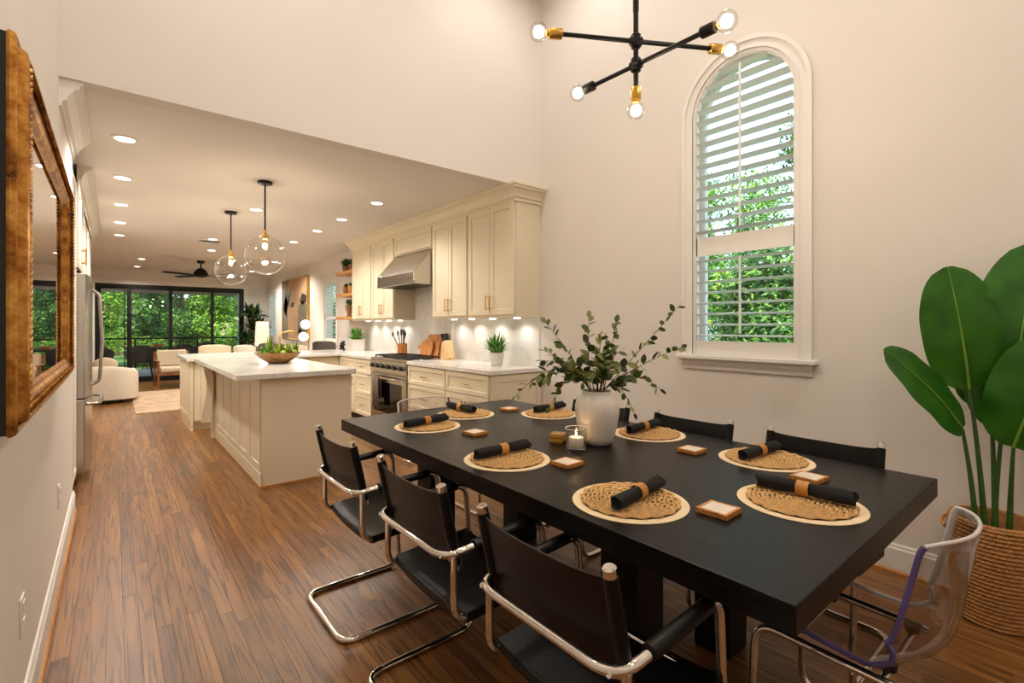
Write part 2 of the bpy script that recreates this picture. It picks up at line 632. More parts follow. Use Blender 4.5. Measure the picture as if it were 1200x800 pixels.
def lamp(name, kind, parent, loc, power, color, radius=0.03, rot=(0, 0, 0), **kw):
    d = bpy.data.lights.new(name, kind)
    d.energy = power
    d.color = color
    if kind in ('POINT', 'SPOT'):
        d.shadow_soft_size = radius
    for k, v_ in kw.items():
        setattr(d, k, v_)
    o = bpy.data.objects.new(name, d)
    COL.objects.link(o)
    o.parent = parent
    p = parent
    while p.parent:
        p = p.parent
    o.location = Vector(loc) - p.location
    o.rotation_euler = rot
    return o

WARM = (1.0, 0.80, 0.58)
SOFT = (1.0, 0.935, 0.85)

# ------------------------------------------------------------------ room shell
XL, XR = -0.23, 3.27
CZ = 2.67              # kitchen ceiling
DZ = 4.8               # dining ceiling
YB = 14.6              # glazed back wall
YH = 3.55              # plane of the header wall
YF = -2.2              # wall behind the camera
XLL = -2.6             # living room left wall

fl = MB().box(XLL, XR + 0.05, YF, YB + 0.1, -0.12, -0.006).build('floor', 'subfloor')
tag(fl, 'oak strip floor running from the dining room to the sliding doors', None, None, 'structure')
PW = 0.0572
rest = MB()
def board(mb, x0, x1, y0, y1, rnd):
    g, c = 0.00025, 0.0006
    V = [(x0 + g, y0 + g, -0.006), (x1 - g, y0 + g, -0.006), (x1 - g, y1 - g, -0.006), (x0 + g, y1 - g, -0.006),
         (x0 + g, y0 + g, -c), (x1 - g, y0 + g, -c), (x1 - g, y1 - g, -c), (x0 + g, y1 - g, -c),
         (x0 + g + c, y0 + g + c, 0), (x1 - g - c, y0 + g + c, 0), (x1 - g - c, y1 - g - c, 0), (x0 + g + c, y1 - g - c, 0)]
    F = [(8, 9, 10, 11)]
    for a in (0, 4):
        for i in range(4):
            F.append((a + i, a + (i + 1) % 4, a + 4 + (i + 1) % 4, a + 4 + i))
    mb.add(V, F, rnd)
x = XLL
row = 0
boards = []
while x < XR:
    x1 = min(x + PW, XR)
    y = YF - random.random()
    while y < YB:
        L = random.uniform(0.7, 2.6)
        y1 = min(y + L, YB)
        boards.append((x, x1, max(y, YF), y1, random.random()))
        y = y1
    x = x1
def seen(b):
    # size in view from the aisle: large and inside the walls
    if b[1] < XL + 0.01 or b[2] > 6.2 or b[3] < 0.15:
        return 1e9
    cy = (b[2] + b[3]) / 2
    w = 0.633 * b[0] + 0.774 * cy
    u = (0.774 * b[0] - 0.633 * b[2]) / max(0.1, 0.633 * b[0] + 0.774 * b[2])
    return w if w > 0.4 else 1e9
boards.sort(key=seen)
nb = 0
for b in boards:
    if nb < 290 and seen(b) < 1e8:
        mb = MB()
        board(mb, *b)
        mb.build('floorboard', 'floor', fl, attr=True)
        nb += 1
    else:
        board(rest, *b)
tag(rest.build('floorboards', 'floor', fl, attr=True), None, None, None, 'stuff')

# walls
wl = MB().box(XL - 0.15, XL, YF, 4.68, 0, DZ).build('wall_left', 'wall')
tag(wl, 'plain warm white wall carrying the gilt mirror', None, None, 'structure')
wf = MB().box(XL - 0.15, XR + 0.15, YF - 0.15, YF, 0, DZ).build('wall_front', 'wall')
tag(wf, 'plain warm white wall at the dining room end', None, None, 'structure')
mb = MB()
WC, WR, WSZ, WB = 1.555, 0.362, 2.82, 1.13   # arched opening: centre, radius, spring line, bottom
def wx(x0, x1):
    return lambda u, v, a: (x0 + (x1 - x0) * a, u, v)
T0, T1 = XR, XR + 0.16
mb.box(T0, T1, YF, WC - WR, 0, DZ)
mb.box(T0, T1, WC - WR, WC + WR, 0, WB)
arc = [(WC + WR * math.cos(PI * i / 24), WSZ + WR * math.sin(PI * i / 24)) for i in range(25)]
for i in range(24):
    (a0, b0), (a1, b1) = arc[i], arc[i + 1]
    mb.prism([(a1, b1), (a0, b0), (a0, DZ), (a1, DZ)], lambda u, v, a: (T0 + (T1 - T0) * a, u, v), 0, 1)
mb.box(T0, T1, WC + WR, YH + 0.15, 0, DZ)
def wallhole(y0, y1, holes):
    yy = y0
    for a, b, c, d in holes:
        mb.box(T0, T1, yy, a, 0, CZ + 0.1)
        mb.box(T0, T1, a, b, 0, c)
        mb.box(T0, T1, a, b, d, CZ + 0.1)
        yy = b
    mb.box(T0, T1, yy, y1, 0, CZ + 0.1)
W2 = (9.26, 9.93, 1.04, 2.20)
W3 = (13.72, 14.42, 1.0, 2.22)
wallhole(YH + 0.15, YB + 0.1, [W2, W3])
tag(mb.build('wall_right', 'wall'), 'warm white wall with the arched shuttered window', None, None, 'structure')
wu = MB().box(XL, XR, YH, YH + 0.15, CZ, DZ).build('wall_header', 'wall')
tag(wu, 'high wall above the opening to the kitchen', None, None, 'structure')
mb = MB().box(XLL, -0.36, YB, YB + 0.12, 0, CZ + 0.1).box(2.70, XR, YB, YB + 0.12, 0, CZ + 0.1).box(-0.36, 2.70, YB, YB + 0.12, 2.32, CZ + 0.1)
tag(mb.build('wall_back', 'wall'), 'living room wall around the black sliding doors', None, None, 'structure')
for nm, bx_, lb in (('wall_living', (XLL - 0.1, XLL, 8.86, YB + 0.1), 'far side wall of the living room'), ('wall_return', (XLL, -0.96, 8.86, 8.96), 'short wall behind the tall cabinets'),
                    ('wall_alcove', (-1.06, -0.96, 4.68, 8.86), 'wall behind the fridge and tall cabinets'), ('wall_end', (-1.06, XL - 0.15, 4.58, 4.68), 'end of the mirror wall')):
    tag(MB().box(*bx_, 0, CZ + 0.1).build(nm, 'wall'), lb, None, None, 'structure')
mb = MB().box(XLL, XR, YH + 0.15, YB + 0.1, CZ, CZ + 0.1)
tag(mb.build('ceiling', 'ceiling'), 'flat kitchen and living room ceiling with downlights', None, None, 'structure')
mb = MB().box(XL - 0.15, XR + 0.15, YF - 0.15, YH + 0.15, DZ, DZ + 0.1)
tag(mb.build('ceiling', 'ceiling'), 'high flat dining room ceiling', None, None, 'structure')
# little soffit under the header joins it to the kitchen ceiling
# baseboards
def baseboard(name, y0, y1, xw, sgn, lab):
    r = struct(name, (xw, y0, 0), lab)
    pf = [(0, 0.018), (0, 0.155), (0.006, 0.155), (0.010, 0.147), (0.010, 0.138), (0.015, 0.130), (0.015, 0.018)]
    MB().prism(pf, lambda u, v, a: (xw + sgn * u, a, v), y0, y1).build('board', 'trim', r)
    MB().prism([(0, 0), (0, 0.022), (0.018, 0.022), (0.024, 0.016), (0.026, 0.0)], lambda u, v, a: (xw + sgn * u, a, v), y0, y1).build('shoe_moulding', 'shoe', r)
M['shoe'] = woodmat('shoe_oak', srgb(150, 92, 42), srgb(186, 124, 64), srgb(204, 146, 84), 0.4, (11, 0.9, 11), True)
baseboard('baseboard_left', YF, 4.68, XL, 1, 'white baseboard with oak shoe moulding under the mirror')
baseboard('baseboard_right', YF, 3.52, XR, -1, 'white baseboard with oak shoe moulding below the arched window')

# crown moulding
CROWN = [(0, -0.15), (0.012, -0.15), (0.012, -0.125), (0.03, -0.115), (0.036, -0.09), (0.06, -0.055), (0.085, -0.04), (0.085, -0.025), (0.1, -0.018), (0.1, 0.0), (0, 0)]
def crown(mb, xw, sgn, y0, y1, zt):
    mb.prism(CROWN, lambda u, v, a: (xw + sgn * u, a, zt + v), y0, y1)
mb = MB()
crown(mb, XL, 1, YH + 0.02, 4.66, CZ)
tag(mb.build('trim_1', 'trim'), 'white crown moulding on the wall past the mirror', None, None, 'structure')

# ------------------------------------------------------------------ arched window with shutters
w1 = struct('window_1', (XR, WC, WB), 'tall arched window with white plantation shutters')
def arch_ring(mb, r0, r1, zb, x0, x1, n=24, rb=None):
    """inverted-U band between radii r0 < r1, from zb up round the arch, x0..x1 deep"""
    def path(r):
        return [(WC + r, zb)] + [(WC + r * math.cos(PI * i / n), WSZ + r * math.sin(PI * i / n)) for i in range(n + 1)] + [(WC - r, zb)]
    A, B = path(r0), path(r1)
    for i in range(len(A) - 1):
        mb.prism([A[i], A[i + 1], B[i + 1], B[i]], lambda u, v, a: (x0 + (x1 - x0) * a, u, v), 0, 1)
mb = MB()
arch_ring(mb, 0.352, 0.418, WB, XR, XR - 0.018)
arch_ring(mb, 0.405, 0.432, WB, XR, XR - 0.03)
arch_ring(mb, 0.352, 0.362, WB, XR, XR - 0.024)
mb.build('casing', 'trim', w1)
mb = MB()
arch_ring(mb, 0.330, 0.352, WB, XR + 0.03, XR - 0.012)
# stiles, rails
arch_ring(mb, 0.322, 0.345, 1.23, XR + 0.02, XR - 0.004)
mb.box(XR - 0.004, XR + 0.02, WC - 0.345, WC + 0.345, WB, 1.225)
mb.box(XR - 0.004, XR + 0.02, WC - 0.33, WC + 0.33, 1.832, 1.962)
mb.build('shutter_frame', 'trim', w1)
mb = MB()
mb.box(XR - 0.07, XR + 0.02, WC - 0.46, WC + 0.46, WB - 0.035, WB - 0.002)
mb.build('sill', 'trim', w1, bevel=0.008)
mb = MB()
mb.prism([(0, -0.035), (0.045, -0.035), (0.038, -0.06), (0.02, -0.085), (0.018, -0.105), (0, -0.105)], lambda u, v, a: (XR - u, a, WB + v), WC - 0.43, WC + 0.43)
mb.build('apron', 'trim', w1)
def louver(z, hw):
    mb = MB()
    prof = [(-0.044, -0.001), (-0.020, 0.0055), (0.020, 0.0055), (0.044, 0.001), (0.018, -0.0045), (-0.018, -0.0045)]
    ang = math.radians(6)
    ca, sa = math.cos(ang), math.sin(ang)
    mb.prism(prof, lambda u, v, a: (XR + 0.012 + u * ca - v * sa, a, z - u * sa + v * ca), WC - hw, WC + hw)
    return mb.build('louver', 'louver', w1)
nlo = 8
for i in range(nlo):
    louver(1.225 + (i + 0.5) * (1.832 - 1.225) / nlo, 0.321)
nup = 15
for i in range(nup):
    z = 1.962 + (i + 0.5) * (3.140 - 1.962) / nup
    hw = 0.321 if z <= WSZ else math.sqrt(max(0.0, 0.321 ** 2 - (z - WSZ) ** 2))
    if hw > 0.06:
        louver(z, hw)
mb = MB().box(XR - 0.036, XR - 0.026, WC - 0.006, WC + 0.006, 1.28, 1.80)
mb.build('tilt_rod', 'louver', w1)
mb = MB().box(XR - 0.036, XR - 0.026, WC - 0.006, WC + 0.006, 2.0, 3.09)
mb.build('tilt_rod', 'louver', w1)
mb = MB()
poly = [(WC - WR, WB)] + [(WC + WR, WB)] + arc
mb.prism(poly, lambda u, v, a: (XR + 0.128 + 0.004 * a, u, v), 0, 1)
mb.build('pane', 'pane', w1)
mb = MB()
arch_ring(mb, 0.325, 0.362, WB, XR + 0.11, XR + 0.15)
mb.box(XR + 0.11, XR + 0.15, WC - WR, WC + WR, WB, WB + 0.04)
mb.box(XR + 0.11, XR + 0.15, WC - WR, WC + WR, 1.90, 1.93)
mb.build('sash', 'trim', w1)

def side_window(name, rc, lab):
    y0, y1, z0, z1 = rc
    r = struct(name, (XR, (y0 + y1) / 2, z0), lab)
    fn = lambda u, v, h: (XR - h, u, v)
    MB().rectframe(y0 - 0.08, y1 + 0.08, z0 - 0.08, z1 + 0.08, [(0, 0), (0, 0.022), (0.08, 0.018), (0.08, -0.02)], fn).build('casing', 'trim', r)
    MB().rectframe(y0, y1, z0, z1, [(0, 0.0), (0.05, 0.0), (0.05, -0.03), (0, -0.03)], fn).box(XR, XR + 0.03, y0, y1, z0 + 0.42, z0 + 0.48).build('shutter_frame', 'trim', r)
    for a, b in ((z0 + 0.05, z0 + 0.42), (z0 + 0.48, z1 - 0.05)):
        n = int((b - a) / 0.062)
        for i in range(n):
            z = a + (i + 0.5) * (b - a) / n
            ang = math.radians(12)
            ca, sa = math.cos(ang), math.sin(ang)
            MB().prism([(-0.03, 0), (0, 0.004), (0.03, 0), (0, -0.004)], lambda u, v, q: (XR + 0.015 + u * ca - v * sa, q, z - u * sa + v * ca), y0 + 0.05, y1 - 0.05).build('louver', 'louver', r)
    MB().box(XR + 0.12, XR + 0.125, y0, y1, z0, z1).build('pane', 'pane', r)
side_window('window_2', W2, 'shuttered window between the floating shelves and the painting')
side_window('window_3', W3, 'shuttered window in the corner by the tall house plant')

# ------------------------------------------------------------------ sliding doors
d1 = struct('door_1', (1.17, YB, 0), 'black framed four panel sliding glass doors')
mb = MB()
fn = lambda u, v, h: (u, YB - h, v)
mb.box(-0.34, 2.68, YB - 0.02, YB + 0.10, 2.26, 2.32).box(-0.34, 2.68, YB - 0.02, YB + 0.10, -0.005, 0.03)
mb.box(-0.34, -0.29, YB - 0.02, YB + 0.1, 0.03, 2.26).box(2.63, 2.68, YB - 0.02, YB + 0.1, 0.03, 2.26)
mb.build('frame', 'slider', d1)
def pane_panel(x0, x1, y, fw=0.055):
    mb = MB()
    mb.box(x0, x0 + fw, y, y + 0.04, 0.03, 2.26).box(x1 - fw, x1, y, y + 0.04, 0.03, 2.26)
    mb.box(x0 + fw, x1 - fw, y, y + 0.04, 2.20, 2.26).box(x0 + fw, x1 - fw, y, y + 0.04, 0.03, 0.12)
    o = mb.build('panel', 'slider', d1)
    MB().box(x0 + fw, x1 - fw, y + 0.017, y + 0.023, 0.12, 2.20).build('pane', 'pane', o)
pane_panel(-0.29, 0.325, YB + 0.055)
pane_panel(0.235, 1.115, YB + 0.005)
pane_panel(1.04, 2.0, YB + 0.055)
pane_panel(1.925, 2.63, YB + 0.005)
MB().box(0.18, 0.20, YB + 0.02, YB + 0.05, 0.03, 2.26).build('screen_edge', 'slider', d1)
mb = MB()
mb.rectframe(-0.43, 2.77, -0.2, 2.41, [(0, 0), (0, 0.02), (0.09, 0.02), (0.09, 0)], lambda u, v, h: (u, YB - h, max(0.0, v)))
tag(mb.build('trim_2', 'trim'), 'white casing around the sliding doors', None, None, 'structure')

# ------------------------------------------------------------------ outside: patio and garden
pt = MB().box(-9, 12, YB + 0.1, 19.2, -0.2, -0.02).build('patio', 'patio')
tag(pt, 'pale paved patio outside the sliding doors', None, None, 'structure')
gd = MB().box(-16, 22, 19.2, 42, -0.5, -0.25).box(3.6, 22, -16, 19.2, -0.5, -0.25).build('garden_ground', 'lawn')
tag(gd, 'grassy garden ground beyond the patio', None, None, 'structure')
pr = MB().box(-3.5, 5.5, YB + 0.12, 18.9, 2.62, 2.75).build('patio_roof', 'fascia')
tag(pr, 'beige patio roof above the sliding doors', None, None, 'structure')
pf = MB().box(-3.5, 5.5, 18.75, 18.95, 2.36, 2.62).build('trim_3', 'fascia')
tag(pf, 'beige beam along the edge of the patio roof', None, None, 'structure')
c = thing('patio_column', 'grey square patio column right of the sliding doors view', 'column', (3.25, 18.0, -0.02))
MB().box(3.14, 3.36, 17.89, 18.11, -0.02, 2.62).build('shaft', 'column', c, bevel=0.01)
MB().box(3.10, 3.40, 17.85, 18.15, -0.02, 0.12).build('plinth', 'column', c, bevel=0.01)
# railing
rl = thing('patio_railing', 'dark metal railing along the far edge of the patio', 'railing', (0.5, 19.0, -0.02))
MB().box(-6, 7, 18.97, 19.02, 0.92, 0.97).build('top_rail', 'blackmetal', rl)
MB().box(-6, 7, 18.98, 19.01, 0.10, 0.13).build('bottom_rail', 'blackmetal', rl)
for i in range(9):
    xx = -6 + i * 13 / 8
    MB().box(xx - 0.025, xx + 0.025, 18.97, 19.02, -0.02, 0.95).build('post', 'blackmetal', rl)

def leafcloud(n, blobs, size, drop=0.3):
    mb = MB()
    tot = sum(b[3] ** 2 for b in blobs)
    for (bx, by, bz, br, bs_) in blobs:
        k = int(n * br * br / tot)
        for _ in range(k):
            d = Vector((random.gauss(0, 1), random.gauss(0, 1), random.gauss(0, 1))).normalized()
            rr = br * random.uniform(0.55, 1.05)
            c = Vector((bx, by, bz)) + Vector((d.x * rr, d.y * rr, d.z * rr * bs_))
            nrm = (d + Vector((random.gauss(0, .5), random.gauss(0, .5), random.gauss(0, .5) + 0.4))).normalized()
            t = nrm.cross(Vector((random.random() - .5, random.random() - .5, random.random() - .5))).normalized()
            b = nrm.cross(t)
            L = size * random.uniform(0.6, 1.4)
            W = L * 0.36
            mb.add([c - t * L, c + b * W - nrm * L * 0.1, c + t * L, c - b * W - nrm * L * 0.1], [(0, 1, 2, 3)], random.random() ** 1.2)
    return mb

def tree(name, label, loc, h, r, n, size, mat, group=None, trunk=0.10, low=0.35):
    t = thing(name, label, 'tree', loc, random.uniform(0, 6), group)
    blobs = []
    for i in range(16):
        a = random.uniform(0, 2 * PI)
        q = random.uniform(0.1, 0.55) * r
        blobs.append((q * math.cos(a), q * math.sin(a), h * (low + (0.92 - low) * (i + random.random()) / 16), r * random.uniform(0.38, 0.52), 0.95))
    leafcloud(n, blobs, size).build('foliage', mat, t, local=True, attr=True)
    mb = MB()
    mb.tube([(0, 0, -0.1), (0.05, 0.03, h * 0.35), (-0.04, 0.05, h * 0.8)], [trunk, trunk * 0.75, trunk * 0.3], 8)
    for b in blobs[:6]:
        mb.tube([(0.03, 0.03, h * 0.3), (b[0] * 0.5, b[1] * 0.5, (h * 0.3 + b[2]) / 2), (b[0], b[1], b[2])], [trunk * 0.5, trunk * 0.3, trunk * 0.1], 6)
    mb.build('trunk', 'bark', t, local=True, smooth=True)
    return t
G = 'trees beyond the patio'
tspec = [(-1.3, 22.0, 4.6, 1.05, 'treeleaf', 'bright green leafy tree behind the fridge side of the sliding doors'),
         (0.85, 21.9, 4.9, 1.1, 'treeleaf2', 'dark leafy tree seen above the curved sofa'),
         (3.0, 22.1, 4.4, 1.05, 'treeleaf', 'yellow green tree seen above the wooden lounge chair'),
         (5.3, 22.8, 4.8, 1.1, 'treeleaf2', 'dark green tree behind the grey patio column'),
         (-0.4, 25.0, 6.2, 1.3, 'treeleaf', 'light green tree in the second row, behind the curved sofa'),
         (2.2, 25.2, 6.4, 1.3, 'treeleaf2', 'dark tree in the second row, behind the patio table'),
         (4.8, 25.0, 6.2, 1.3, 'treeleaf', 'light green tree in the second row, behind the patio column'),
         (-3.2, 27.5, 7.0, 1.8, 'treeleaf2', 'tall dark tree past the end of the railing'),
         (0.6, 29.2, 8.0, 1.9, 'treeleaf', 'tall sunny tree at the back of the garden'),
         (4.6, 29.4, 8.2, 2.0, 'treeleaf2', 'tallest dark tree at the back of the garden'),
         (8.4, 28.0, 8.0, 2.0, 'treeleaf', 'tall light tree at the far garden corner')]
for (x_, y_, h_, r_, mt, lb) in tspec:
    tree('garden_tree', lb, (x_, y_, -0.25), h_, r_, 13500, 0.066, mt, G, low=0.12)
G2 = 'shrubs along the railing'
for i, (x_, y_, h_, mt, lb) in enumerate([(-3.4, 20.3, 1.3, 'treeleaf', 'rounded bright shrub behind the railing by the wicker chairs'), (-1.1, 20.3, 1.5, 'treeleaf', 'leafy shrub behind the railing, left of the patio table'),
                          (1.0, 20.3, 1.25, 'treeleaf', 'low lime green shrub behind the railing, behind patio table'), (3.1, 20.3, 1.5, 'treeleaf', 'green shrub behind the railing and wooden lounge chair'), (5.2, 20.3, 1.4, 'treeleaf2', 'dark shrub behind the patio column'),
                          (7.4, 20.4, 1.5, 'treeleaf', 'light shrub at the end of the railing')]):
    t = thing('garden_shrub', lb, 'shrub', (x_, y_, -0.25), i, G2)
    leafcloud(1500, [(0, 0, h_ * 0.55, h_ * 0.55, 0.8), (0.5, 0.1, h_ * 0.45, h_ * 0.4, 0.8), (-0.5, -0.1, h_ * 0.45, h_ * 0.45, 0.8)], 0.075).build('foliage', mt, t, local=True, attr=True)
    MB().tube([(0, 0, -0.02), (0, 0, h_ * 0.6)], [0.04, 0.015], 6).build('trunk', 'bark', t, local=True)
t = thing('garden_hedge', 'long leafy hedge closing off the back of the garden', 'hedge', (2.0, 34.0, -0.25))
leafcloud(15000, [(-11 + 1.5 * i + random.uniform(-.3, .3), random.uniform(-.3, .3), 1.3 + 1.6 * (i % 2), 1.5, 1.1) for i in range(16)], 0.13).build('foliage', 'treeleaf', t, local=True, attr=True)
MB().box(-11, 12, -0.5, 0.5, -0.1, 3.2).build('branches', 'bark', t, local=True)
# trees outside the arched window
for (x_, y_, h_, r_, lb) in [(8.6, 5.2, 4.5, 1.15, 'bushy tree outside the arched window, topping out halfway up the upper shutter'),
                             (6.6, 3.0, 2.5, 1.0, 'low bushy tree outside the arched window, behind the lower shutter'),
                             (9.6, 3.05, 7.6, 1.15, 'tall tree outside the arched window, reaching the top of the arch'),
                             (12.5, 6.0, 5.6, 1.8, 'rounded tree further out from the arched window')]:
    tree('garden_tree', lb, (x_, y_, -0.25), h_, r_, 13000, 0.052, 'treeleaf2' if h_ > 7 or h_ < 3 else 'treeleaf', 'trees outside the arched window', low=0.15)
for (x_, y_, lb) in [(7.5, 10.8, 'dark tree outside the shuttered window by the floating shelves'), (7.5, 16.5, 'dark tree outside the corner shuttered window')]:
    tree('garden_tree', lb, (x_, y_, -0.25), 4.5, 2.0, 3500, 0.13, 'treeleaf2', 'trees outside the side windows', low=0.2)

# ------------------------------------------------------------------ kitchen helpers
def fmap(face, base):
    """maps (u, v, n) to world: face '-x' looks to -x at x = base, u along y; '-y' looks to -y, u along x; '+x' to +x"""
    if face == '-x':
        return lambda u, v, n: (base - n, u, v)
    if face == '+x':
        return lambda u, v, n: (base + n, u, v)
    if face == '+y':
        return lambda u, v, n: (u, base + n, v)
    return lambda u, v, n: (u, base - n, v)

def shaker(name, parent, face, base, u0, u1, v0, v1, fw=0.055, mat='cab', pull=None, pz=None, plen=0.14, th=0.02):
    """five-piece shaker front with a bar pull; pull is 'v0', 'v1' (vertical at that side) or 'h'"""
    f = fmap(face, base)
    g = 0.002
    u0, u1, v0, v1 = u0 + g, u1 - g, v0 + g, v1 - g
    mb = MB()
    mb.rectframe(u0, u1, v0, v1, [(0, 0), (0, th - 0.0015), (0.0015, th), (fw - 0.004, th), (fw, th - 0.009), (fw, 0.004)], f)
    mb.add([f(a, b, 0.0095) for a, b in ((u0 + fw, v0 + fw), (u1 - fw, v0 + fw), (u1 - fw, v1 - fw), (u0 + fw, v1 - fw))], [(0, 1, 2, 3)])
    o = mb.build(name, mat, parent)
    if pull:
        hb = MB()
        if pull == 'h':
            c = (u0 + u1) / 2
            zc = pz if pz else (v0 + v1) / 2
            A, B = (c - plen / 2, zc), (c + plen / 2, zc)
        else:
            uu = u0 + 0.03 if pull == 'v0' else u1 - 0.03
            zc = pz if pz else v0 + 0.14
            A, B = (uu, zc - plen / 2), (uu, zc + plen / 2)
        hb.tube([f(A[0], A[1], th + 0.03), f(B[0], B[1], th + 0.03)], 0.0055, 8)
        for t in (0.12, 0.88):
            a, b = A[0] + (B[0] - A[0]) * t, A[1] + (B[1] - A[1]) * t
            hb.tube([f(a, b, th), f(a, b, th + 0.03)], 0.0045, 8)
        hb.build('handle', 'brass', o, smooth=True)
    return o

CT = 0.925             # counter top height
XBF = 2.65             # base cabinet face
XUF = 2.955            # upper cabinet face
# --- upper cabinets
UB, UT = 1.415, 2.53
def upper(y0, y1, ndoor, lab, ub=UB, light=True):
    t = thing('upper_cabinet', lab, 'cabinet', ((XUF + XR) / 2, (y0 + y1) / 2, ub), 0, 'cream upper cabinets')
    MB().box(XUF, XR - 0.003, y0, y1, ub, UT).build('body', 'cab', t)
    dw = (y1 - y0 - 0.02) / ndoor
    for i in range(ndoor):
        a = y0 + 0.01 + i * dw
        shaker('door', t, '-x', XUF, a, a + dw, ub + 0.025, UT - 0.008, 0.06, pull=('v1' if i == 0 else 'v0') if ndoor == 2 else None, pz=ub + 0.15, plen=0.15)
    if light:
        for yy in (y0 + 0.19, y1 - 0.19):
            MB().lathe([(0.034, -0.012), (0.034, 0.0)], 20, (3.13, yy, ub - 0.0005)).build('puck_light', 'led', t, True)
            lamp('puck_lamp', 'SPOT', t, (3.13, yy, ub - 0.016), K_UNDER, (1, 0.95, 0.88), 0.03, spot_size=math.radians(150), spot_blend=0.8)
    return t
upper(3.555, 4.345, 2, 'cream two-door upper cabinet at the dining end, above the grass pot')
upper(4.355, 5.10, 2, 'cream two-door upper cabinet on the dining side of the range hood')
upper(6.135, 6.875, 2, 'cream two-door upper cabinet on the living side of the range hood')
upper(6.885, 7.63, 2, 'cream two-door upper cabinet next to the floating wood shelves')
t = thing('upper_cabinet', 'short cream cabinet panel above the steel range hood', 'cabinet', ((XUF + XR) / 2, 5.62, 2.27), 0, 'cream upper cabinets')
MB().box(XUF, XR - 0.003, 5.105, 6.13, 2.27, UT).build('body', 'cab', t)
shaker('door', t, '-x', XUF, 5.12, 6.115, 2.285, UT - 0.008, 0.055)
# crown on the uppers: mitred round both ends
def crown_run(pts2, zt, name, lab, mat, parent=None):
    """crown swept along a plan polyline of (x, y), projecting to the left of travel"""
    P = [Vector((a, b)) for a, b in pts2]
    V = []
    n = len(CROWN)
    for i, p in enumerate(P):
        if i == 0:
            d = (P[1] - P[0]).normalized()
            nrm = Vector((-d.y, d.x))
        elif i == len(P) - 1:
            d = (P[-1] - P[-2]).normalized()
            nrm = Vector((-d.y, d.x))
        else:
            a, b = (P[i] - P[i - 1]).normalized(), (P[i + 1] - P[i]).normalized()
            na, nb_ = Vector((-a.y, a.x)), Vector((-b.y, b.x))
            nrm = (na + nb_) / (1 + na.dot(nb_))
        for u, v in CROWN:
            V.append((p.x + nrm.x * u, p.y + nrm.y * u, zt + v))
    F = []
    for i in range(len(P) - 1):
        for k in range(n):
            F.append((i * n + k, i * n + (k + 1) % n, (i + 1) * n + (k + 1) % n, (i + 1) * n + k))
    F.append(tuple(range(n)))
    F.append(tuple((len(P) - 1) * n + k for k in range(n)))
    return MB().add(V, F)
mb = crown_run([(XR, 7.635), (XUF - 0.01, 7.635), (XUF - 0.01, 3.55), (XR, 3.55)][::-1], CZ, '', '', '')
ck = mb.build('trim_4', 'cab')
# --- counter run, right wall
def basecab(y0, y1, lab, fronts, end=False):
    t = thing('base_cabinet', lab, 'cabinet', ((XBF + XR) / 2, (y0 + y1) / 2, 0), 0, 'cream base cabinets')
    MB().box(XBF, XR - 0.003, y0, y1, 0.10, CT - 0.04).build('body', 'cab', t)
    MB().box(XBF + 0.07, XR - 0.003, y0, y1, 0, 0.10).build('toe_kick', 'dark_gap' if not end else 'cab', t)
    for nm, a, b, c, d, pl in fronts:
        shaker(nm, t, '-x', XBF, a, b, c, d, 0.045 if nm == 'drawer' else 0.055, pull=pl, pz=None if pl == 'h' else d - 0.12, plen=0.13)
    return t
b1 = basecab(3.54, 4.30, 'cream base cabinet at the dining end, one drawer over two doors',
        [('drawer', 3.56, 4.29, 0.67, 0.875, 'h'), ('door', 3.56, 3.925, 0.115, 0.665, 'v1'), ('door', 3.925, 4.29, 0.115, 0.665, 'v0')], True)
shaker('end_panel', b1, '-y', 3.54, 2.66, 3.26, 0.10, 0.88, 0.07, th=0.012)
basecab(4.30, 5.13, 'cream three-drawer base cabinet on the dining side of the range',
        [('drawer', 4.31, 5.12, 0.67, 0.875, 'h'), ('drawer', 4.31, 5.12, 0.39, 0.665, 'h'), ('drawer', 4.31, 5.12, 0.115, 0.385, 'h')])
basecab(6.15, 6.72, 'narrow cream three-drawer base cabinet on the peninsula side of the range',
        [('drawer', 6.16, 6.71, 0.68, 0.875, 'h'), ('drawer', 6.16, 6.71, 0.40, 0.675, 'h'), ('drawer', 6.16, 6.71, 0.115, 0.395, 'h')])
basecab(6.72, 7.34, 'cream base cabinet in the corner where counter meets peninsula',
        [('drawer', 6.73, 7.32, 0.68, 0.875, 'h'), ('door', 6.73, 7.32, 0.115, 0.675, 'v0')])
MB().box(XBF - 0.03, XR, 3.51, 5.13, CT - 0.04, CT).build('worktop', 'quartz', None, bevel=0.004)
o = bpy.data.objects['worktop']
tag(o, 'white quartz worktop between the range and the dining end', 'worktop')
# peninsula base and L-shaped worktop
o = MB().prism([(XBF - 0.03, 6.15), (XR, 6.15), (XR, 8.50), (0.70, 8.50), (0.70, 7.27), (XBF - 0.03, 7.27)], lambda u, v, a: (u, v, CT - 0.04 + 0.04 * a), 0, 1).build('worktop', 'quartz', None, bevel=0.004)
tag(o, 'L-shaped white quartz worktop running from the range over the peninsula', 'worktop')
PN = thing('peninsula', 'cream panelled kitchen peninsula behind the island', 'peninsula', (1.7, 7.9, 0))
MB().box(0.76, XR - 0.003, 7.36, 8.42, 0.10, CT - 0.04).build('body', 'cab', PN)
MB().box(0.776, XR - 0.003, 7.42, 8.36, 0, 0.10).build('toe_kick', 'cab', PN)
MB().box(0.745, 0.775, 7.34, 8.45, 0, CT - 0.04).build('end_post', 'cab', PN)
shaker('end_panel', PN, '-x', 0.745, 7.36, 8.43, 0.12, 0.86, 0.08, th=0.014)
shaker('front_panel', PN, '-y', 7.36, 0.79, 1.25, 0.12, 0.87, 0.07, th=0.014)
